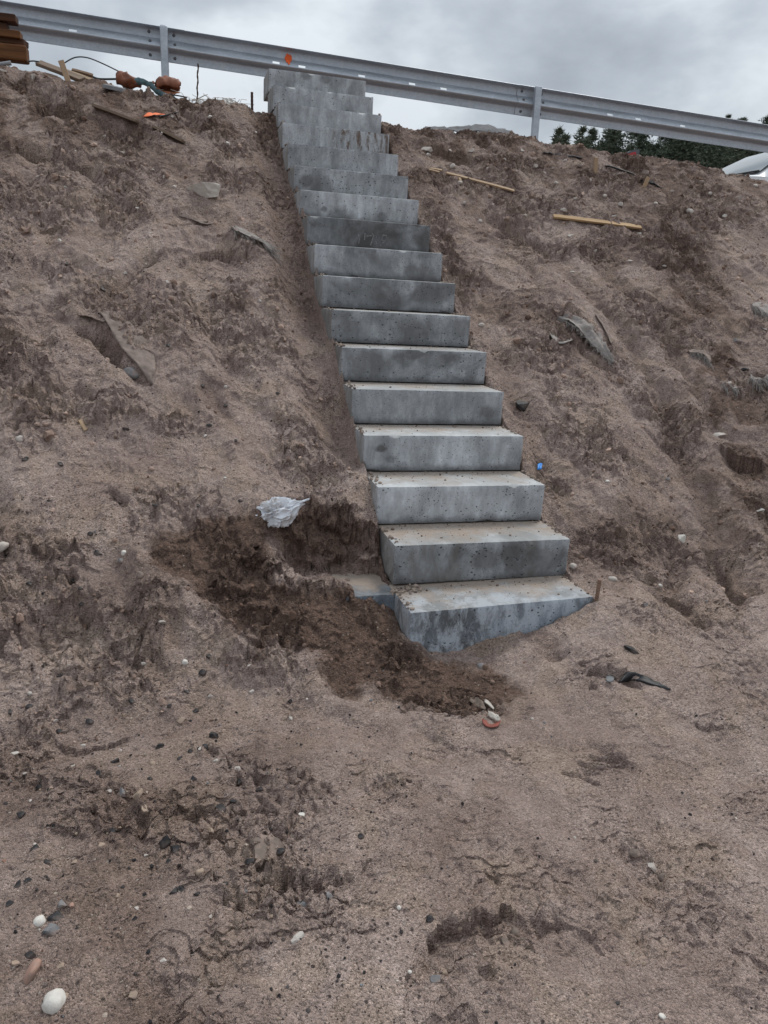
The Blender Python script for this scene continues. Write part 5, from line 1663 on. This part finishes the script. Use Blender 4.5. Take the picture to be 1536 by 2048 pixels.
sheet('torn_label', [G(938, 1404, .006), G(946, 1411, .006), G(958, 1419, .006), G(970, 1423, .006)], [G(941, 1399, .010), G(952, 1399, .010), G(962, 1405, .010), G(972, 1417, .008)], m_pap if 0 else mat_plain('soiled_paper', (0.13, 0.10, 0.082), .9, .5, 60), 'soiled flap of torn paper with white edges above the red wrapper', 'paper scrap', nu=16, nv=6, wob=.006, seed=95, thick=.002)
sheet('paper_scrap', [G(968, 1410, .012), G(976, 1416, .014), G(987, 1423, .008)], [G(969, 1407, .020), G(977, 1412, .022), G(988, 1421, .012)], m_pap, 'thin white paper edge right of the soiled flap', 'paper scrap', nu=10, nv=4, wob=.004, seed=97, thick=.003)
# blue scrap, black shard, dark fragments
m_blue = mat_plain('blue_plastic', (0.03, 0.22, 0.62), .4, .15)
sheet('blue_scrap', [G(1074, 943, .008), G(1079, 943, .012), G(1083, 941, .01)], [G(1075, 935, .02), G(1080, 935, .026), G(1084, 934, .02)], m_blue, 'bright blue plastic scrap on the sand right of the third and fourth steps', 'plastic scrap', nu=8, nv=4, wob=.004, seed=99, thick=.003)
sheet('black_shard', [G(1238, 1366, .002), G(1256, 1364, .004), G(1278, 1364, .004), G(1305, 1372, .004), G(1340, 1381, .001)], [G(1252, 1347, .004), G(1266, 1348, .008), G(1285, 1354, .008), G(1310, 1366, .007), G(1341, 1379, .003)], M_BLACK,
      'long pointed black plastic shard sticking out of the sand on the right', 'plastic shard', nu=24, nv=6, wob=.005, seed=101, thick=.008)
sheet('grey_film', [G(1212, 1362, .003), G(1220, 1366, .004), G(1228, 1362, .003)], [G(1212, 1355, .006), G(1220, 1354, .008), G(1228, 1356, .004)], mat_plain('grey_film', (.15, .155, .16), .7), 'thin grey film scrap left of the long black shard', 'plastic scrap', nu=8, nv=4, wob=.003, seed=103, thick=.003)


# ------------------------------------------------------------------ beyond the crest: road, car, marker, pines
m, t, b = newmat('asphalt', 0.9, 0.3)
t.links.new(ramp(t, noise_t(t, texco(t), 40, 5, .7), [(0.3, (.035, .035, .037)), (0.7, (.065, .065, .068))]), b.inputs['Base Color'])
xs = np.linspace(-60, 60, 61)
rv, rq = [], []
for i, x_ in enumerate(xs):
    zz = RZ0 + RZS * x_ * (1 if abs(x_) < 12 else 12 / abs(x_)) - 1.02
    for y_ in (6.6, 9.9, 13.4): rv.append([x_, y_, zz + (0.06 if y_ == 9.9 else 0)])
for i in range(60):
    for k in range(2):
        a = i * 3 + k; rq.append([a, a + 3, a + 4, a + 1])
# the ground behind the crest is lowered in terrain(); the road rests just over it
road = link('road', mesh_np('road', np.array(rv), np.array(rq), True), m)
tag(road, kind='structure')


def car():
    Pn = at_y(1530, 344, 7.65)          # near lower corner of the windscreen
    zg = Pn[2] - 0.99
    M_PAINT, t, b = newmat('white_car_paint', 0.25, 0.5)
    b.inputs['Base Color'].default_value = (0.74, 0.75, 0.76, 1)
    b.inputs['Coat Weight'].default_value = 0.5
    M_GLASS, t, b = newmat('car_glass', 0.06, 0.9)
    b.inputs['Base Color'].default_value = (0.16, 0.18, 0.19, 1)
    b.inputs['Metallic'].default_value = 0.55
    root = empty('white_car', (Pn[0], Pn[1] + 0.80, zg))
    tag(root, 'white car facing left on the road beyond the crest, its windscreen showing', 'car')
    # profile: local x forward = -world x; stations (x behind windscreen base = +)
    prof_top = [(-1.25, .62), (-1.18, .74), (-0.9, .84), (-0.45, .92), (0.0, .985), (0.12, 1.07), (0.50, 1.33), (0.80, 1.44), (1.15, 1.485), (2.0, 1.47), (2.6, 1.36), (2.95, 1.10), (3.05, 0.95), (3.08, .55)]
    sl = []
    for x_, zt in prof_top:
        hw = 0.80 - 0.10 * max(0, (-x_ - .6)) - 0.10 * max(0, x_ - 2.4)
        cab = max(0.0, zt - 0.95)
        hwt = hw - 0.34 * cab - 0.05
        zb = 0.24
        zw = min(zt - 0.015, 0.93)
        sl.append([(x_, -hw * .96, zb), (x_, -hw, .55 if zt > .6 else zt - .05), (x_, -hw * .985, zw), (x_, -hwt, zt - .025), (x_, -hwt * .55, zt + .012), (x_, hwt * .55, zt + .012), (x_, hwt, zt - .025), (x_, hw * .985, zw), (x_, hw, .55 if zt > .6 else zt - .05), (x_, hw * .96, zb)])
    n, k = len(sl), 10
    V = np.array(sl).reshape(-1, 3)
    Q = [[i * k + j, i * k + j + 1, (i + 1) * k + j + 1, (i + 1) * k + j] for i in range(n - 1) for j in range(k - 1)]
    mb = MB(); mb.add(V, Q, None)
    mb.add(V[:k], None, [[0, j, j + 1] for j in range(1, k - 1)]); mb.add(V[-k:], None, [[0, j + 1, j] for j in range(1, k - 1)])
    bo = mb.build('body', M_PAINT, root, True)
    bo.data.set_sharp_from_angle(angle=math.radians(38))
    # windscreen and side windows, proud of the body
    ws = MB()
    A = np.array([[0.03, -.66, 1.005], [0.03 - .05, 0, 1.01], [0.03, .66, 1.005]]); B = np.array([[.72, -.56, 1.425], [.70, 0, 1.435], [.72, .56, 1.425]])
    Mid = np.array([[.34, -.62, 1.235], [.31, 0, 1.25], [.34, .62, 1.235]])
    ws.add(np.concatenate([A, Mid, B]) + np.array([-.012, 0, .014]), [[0, 1, 4, 3], [1, 2, 5, 4], [3, 4, 7, 6], [4, 5, 8, 7]])
    ws.build('windscreen', M_GLASS, root, True)
    for sg in (-1, 1):
        g = MB()
        pts = [(.42, .815, .98), (.86, .665, 1.36), (1.35, .655, 1.40), (1.35, .80, .98)]
        g.add(np.array([[x_, sg * (y_ + .004 - .06), z_] for x_, y_, z_ in pts]), [[0, 1, 2, 3]])
        g.build('side_window', M_GLASS, root)
        g = MB(); pts = [(1.43, .80, .98), (1.43, .655, 1.40), (2.2, .67, 1.36), (2.35, .80, .98)]
        g.add(np.array([[x_, sg * (y_ + .004 - .06), z_] for x_, y_, z_ in pts]), [[0, 1, 2, 3]])
        g.build('side_window', M_GLASS, root)
        mb = MB(); mb.box((.30, sg * .90, 1.00), (.10, .17, .12)); bevel_obj(mb.build('mirror', M_PAINT, root), .03, 3)
        hl = MB(); hl.box((-1.16, sg * .56, .70), (.16, .30, .12)); bevel_obj(hl.build('headlight', M_GLASS, root), .03, 2)
        for wx_ in (-.75, 2.35):
            th = np.linspace(0, 2 * np.pi, 25)
            mb = MB(); mb.tube(np.array([[wx_ + .23 * math.cos(a_), sg * .72, .31 + .23 * math.sin(a_)] for a_ in th]), .085, 8, False)
            wh = mb.build('wheel', M_BLACK, root, True)
            mb = MB(); mb.tube(np.array([[wx_, sg * .70, .31], [wx_, sg * .775, .31]]), .19, 20); mb.build('rim', M_GALV, wh)
    wp = MB(); wp.tube(bez([(-.03, -.60, 1.0), (-.02, -.2, 1.03), (.0, .25, 1.035)], 6), .012, 5); wp.tube(bez([(.02, -.64, 1.03), (-.05, -.3, 1.02), (-.06, .3, 1.02), (.02, .64, 1.03)], 6), .016, 5)
    wp.build('wiper', M_BLACK, root)


car()

# small red panel in a grey frame, seen over the crest
mk = empty('road_marker', at_y(1268, 316, 8.2))
tag(mk, 'small grey-framed red panel peeking over the crest in front of the pines', 'marker')
q = [at_y(x, y, 8.2) - np.array(mk.location) for x, y in ((1254, 322), (1254, 306), (1262, 301), (1272, 299), (1279, 299), (1278, 322))]
q2 = [at_y(x, y, 8.19) - np.array(mk.location) for x, y in ((1255, 322), (1256, 308), (1264, 305), (1272, 303), (1273, 322))]
for nm, pts, mt, th in (('frame', q, mat_plain('slate_plastic', (.10, .11, .12), .6), .05), ('red_panel', q2, mat_plain('red_panel', (.42, .045, .05), .5), .02)):
    n = len(pts); f = np.array(pts); bk = f + np.array([0, th, 0])
    mb = MB(); mb.add(np.concatenate([f, bk]), [[i, (i + 1) % n, n + (i + 1) % n, n + i] for i in range(n)], [[0, i + 1, i] for i in range(1, n - 1)] + [[n, n + i, n + i + 1] for i in range(1, n - 1)])
    mb.build(nm, mt, mk)
mb = MB(); mb.tube(np.array([[0, .06, -.9], [0, .06, 0.0]]), .025, 8); mb.build('post', M_BLACK, mk)

M_BARK = mat_plain('pine_bark', (0.10, 0.065, 0.045), .9, .3, 20)


def mat_leaf(name, c1, c2):
    m, t, b = newmat(name, 0.8, 0.2)
    r = N(t, 'ShaderNodeNewGeometry').outputs['Random Per Island']
    t.links.new(ramp(t, r, [(0.0, c1), (1.0, c2)]), b.inputs['Base Color'])
    return m


M_PINE = [mat_leaf('pine_needles', (0.062, 0.084, 0.062), (0.145, 0.168, 0.115)), mat_leaf('dark_pine_needles', (0.052, 0.072, 0.055), (0.122, 0.145, 0.102))]  # needle greens lightened, distance haze put into the colour


def pine(px, topy, dist, spread, dens, label, seed, mat=0):
    rs = random.Random(seed); r = np.random.default_rng(seed)
    d = ray(px, topy); tz = dist / (d @ CF)
    top = CAM + d * tz
    zg = 2.2
    Ht = top[2] - zg
    root = empty('pine_tree', (top[0], top[1], zg))
    tag(root, label, 'tree', 'pines beyond the road')
    mb = MB()
    zz = np.linspace(0, Ht * .985, 12)
    tr = np.stack([.12 * np.sin(zz * .5 + seed), .12 * np.cos(zz * .4 + seed), zz], 1)
    mb.tube(tr, np.linspace(.16, .02, 12), 7)
    V, T = [], []
    z0 = Ht * 0.25
    z_ = z0
    while z_ < Ht:
        f = (z_ - z0) / (Ht - z0)
        rad = spread * (1.9 if px > 1195 else 1.45) * (1 - f) ** 0.8 * rs.uniform(.7, 1.15) + .06
        nb = rs.randint(4, 6)
        a0 = rs.random() * 6.28
        for k in range(nb):
            if rs.random() > dens: continue
            a_ = a0 + k * 6.283 / nb + rs.gauss(0, .25)
            L_ = rad * rs.uniform(.6, 1.1)
            rise = rs.uniform(.10, .5) + .5 * f
            c = np.array([np.interp(z_, zz, tr[:, 0]), np.interp(z_, zz, tr[:, 1]), z_])
            tip = c + np.array([math.cos(a_) * L_, math.sin(a_) * L_, L_ * rise])
            mb.tube(np.array([c, (c + tip) / 2 + [0, 0, -.04 * L_], tip]), [.03 * (1.2 - f), .02 * (1.2 - f), .006], 4, False)
            nt_ = int(14 + 26 * L_)
            for q_ in range(nt_):
                t_ = rs.uniform(.30, 1.06)
                p = c + (tip - c) * t_ + r.normal(0, .05 + .13 * L_, 3)
                for w_ in range(5):
                    dv_ = r.normal(0, 1, 3); dv_[2] = abs(dv_[2]) * .7; dv_ /= np.linalg.norm(dv_)
                    s_ = np.cross(dv_, r.normal(0, 1, 3)); s_ /= np.linalg.norm(s_)
                    ln = rs.uniform(.14, .32); wd = rs.uniform(.018, .040)
                    i0 = len(V)
                    V += [p - s_ * wd, p + s_ * wd, p + dv_ * ln]
                    T.append([i0, i0 + 1, i0 + 2])
        z_ += rs.uniform(.26, .42)
    mb.build('trunk', M_BARK, root)
    c = MB(); c.add(np.array(V), None, np.array(T)); c.build('crown', M_PINE[mat], root)


for k, a in enumerate((
        (1117, 262, 40, 1.0, .6, 'small sparse pine at the left end of the treeline'),
        (1132, 272, 41, 0.8, .6, 'low thin pine right of the small sparse one at the left end'),
        (1168, 258, 43, 1.3, .6, 'light airy pine standing alone before the dense pines'),
        (1187, 260, 44, 1.0, .6, 'narrow airy pine touching the lone one on its right'),
        (1150, 292, 46, 1.0, .9, 'short bushy pine just over the crest behind the lone airy one'),
        (1226, 252, 47, 1.75, .95, 'first dense dark pine under the rail beam'),
        (1208, 290, 52, 1.6, .95, 'short dense pine at the foot of the first dark pine'),
        (1284, 245, 50, 1.35, .9, 'second dense pine, right of the bright sky gap'),
        (1262, 300, 48, 1.6, .95, 'low bushy pine behind the red panel'),
        (1312, 290, 50, 1.7, .98, 'low broad pine under the speckled sky gap'),
        (1345, 240, 52, 1.7, .95, 'tall dense pine between the speckled gap and the car'),
        (1372, 262, 46, 1.7, .98, 'bushy dark pine left of the white car'),
        (1405, 250, 50, 1.9, .98, 'dense dark pine just left of the white car windscreen'),
        (1432, 262, 55, 1.9, .98, 'dark pine partly behind the white car windscreen'),
        (1457, 233.5, 62, 1.1, .9, 'pine whose thin tip alone shows above the rail, left of three tips'),
        (1478, 238, 62, 1.2, .9, 'pine whose thin tip alone shows above the rail, middle of three tips'),
        (1487, 238.5, 64, 1.2, .9, 'pine whose thin tip alone shows above the rail, right of three tips'),
        (1536, 236, 50, 1.5, .8, 'pine crown rising above the rail at the right edge'),
        (1500, 262, 48, 1.9, .95, 'dark pine behind the white car roof'),
        (1385, 300, 60, 2.2, 1.0, 'low dark pine deep behind the left side of the car'),
        (1335, 305, 62, 2.2, 1.0, 'low dark pine deep behind the broad one'),
        (1240, 305, 60, 2.0, 1.0, 'low dark pine deep behind the first dense one'),
        (1290, 296, 64, 2.2, 1.0, 'low dark pine deep behind the bright sky gap'),
        (1358, 285, 66, 2.4, 1.0, 'far dark pine between the speckled gap and the car'),
        (1420, 285, 66, 2.4, 1.0, 'far dark pine right behind the car windscreen edge'),
        (1395, 278, 58, 2.2, 1.0, 'mid dark pine left of the car windscreen edge'))):
    pine(*a[:5], a[5], 100 + k, k % 2)
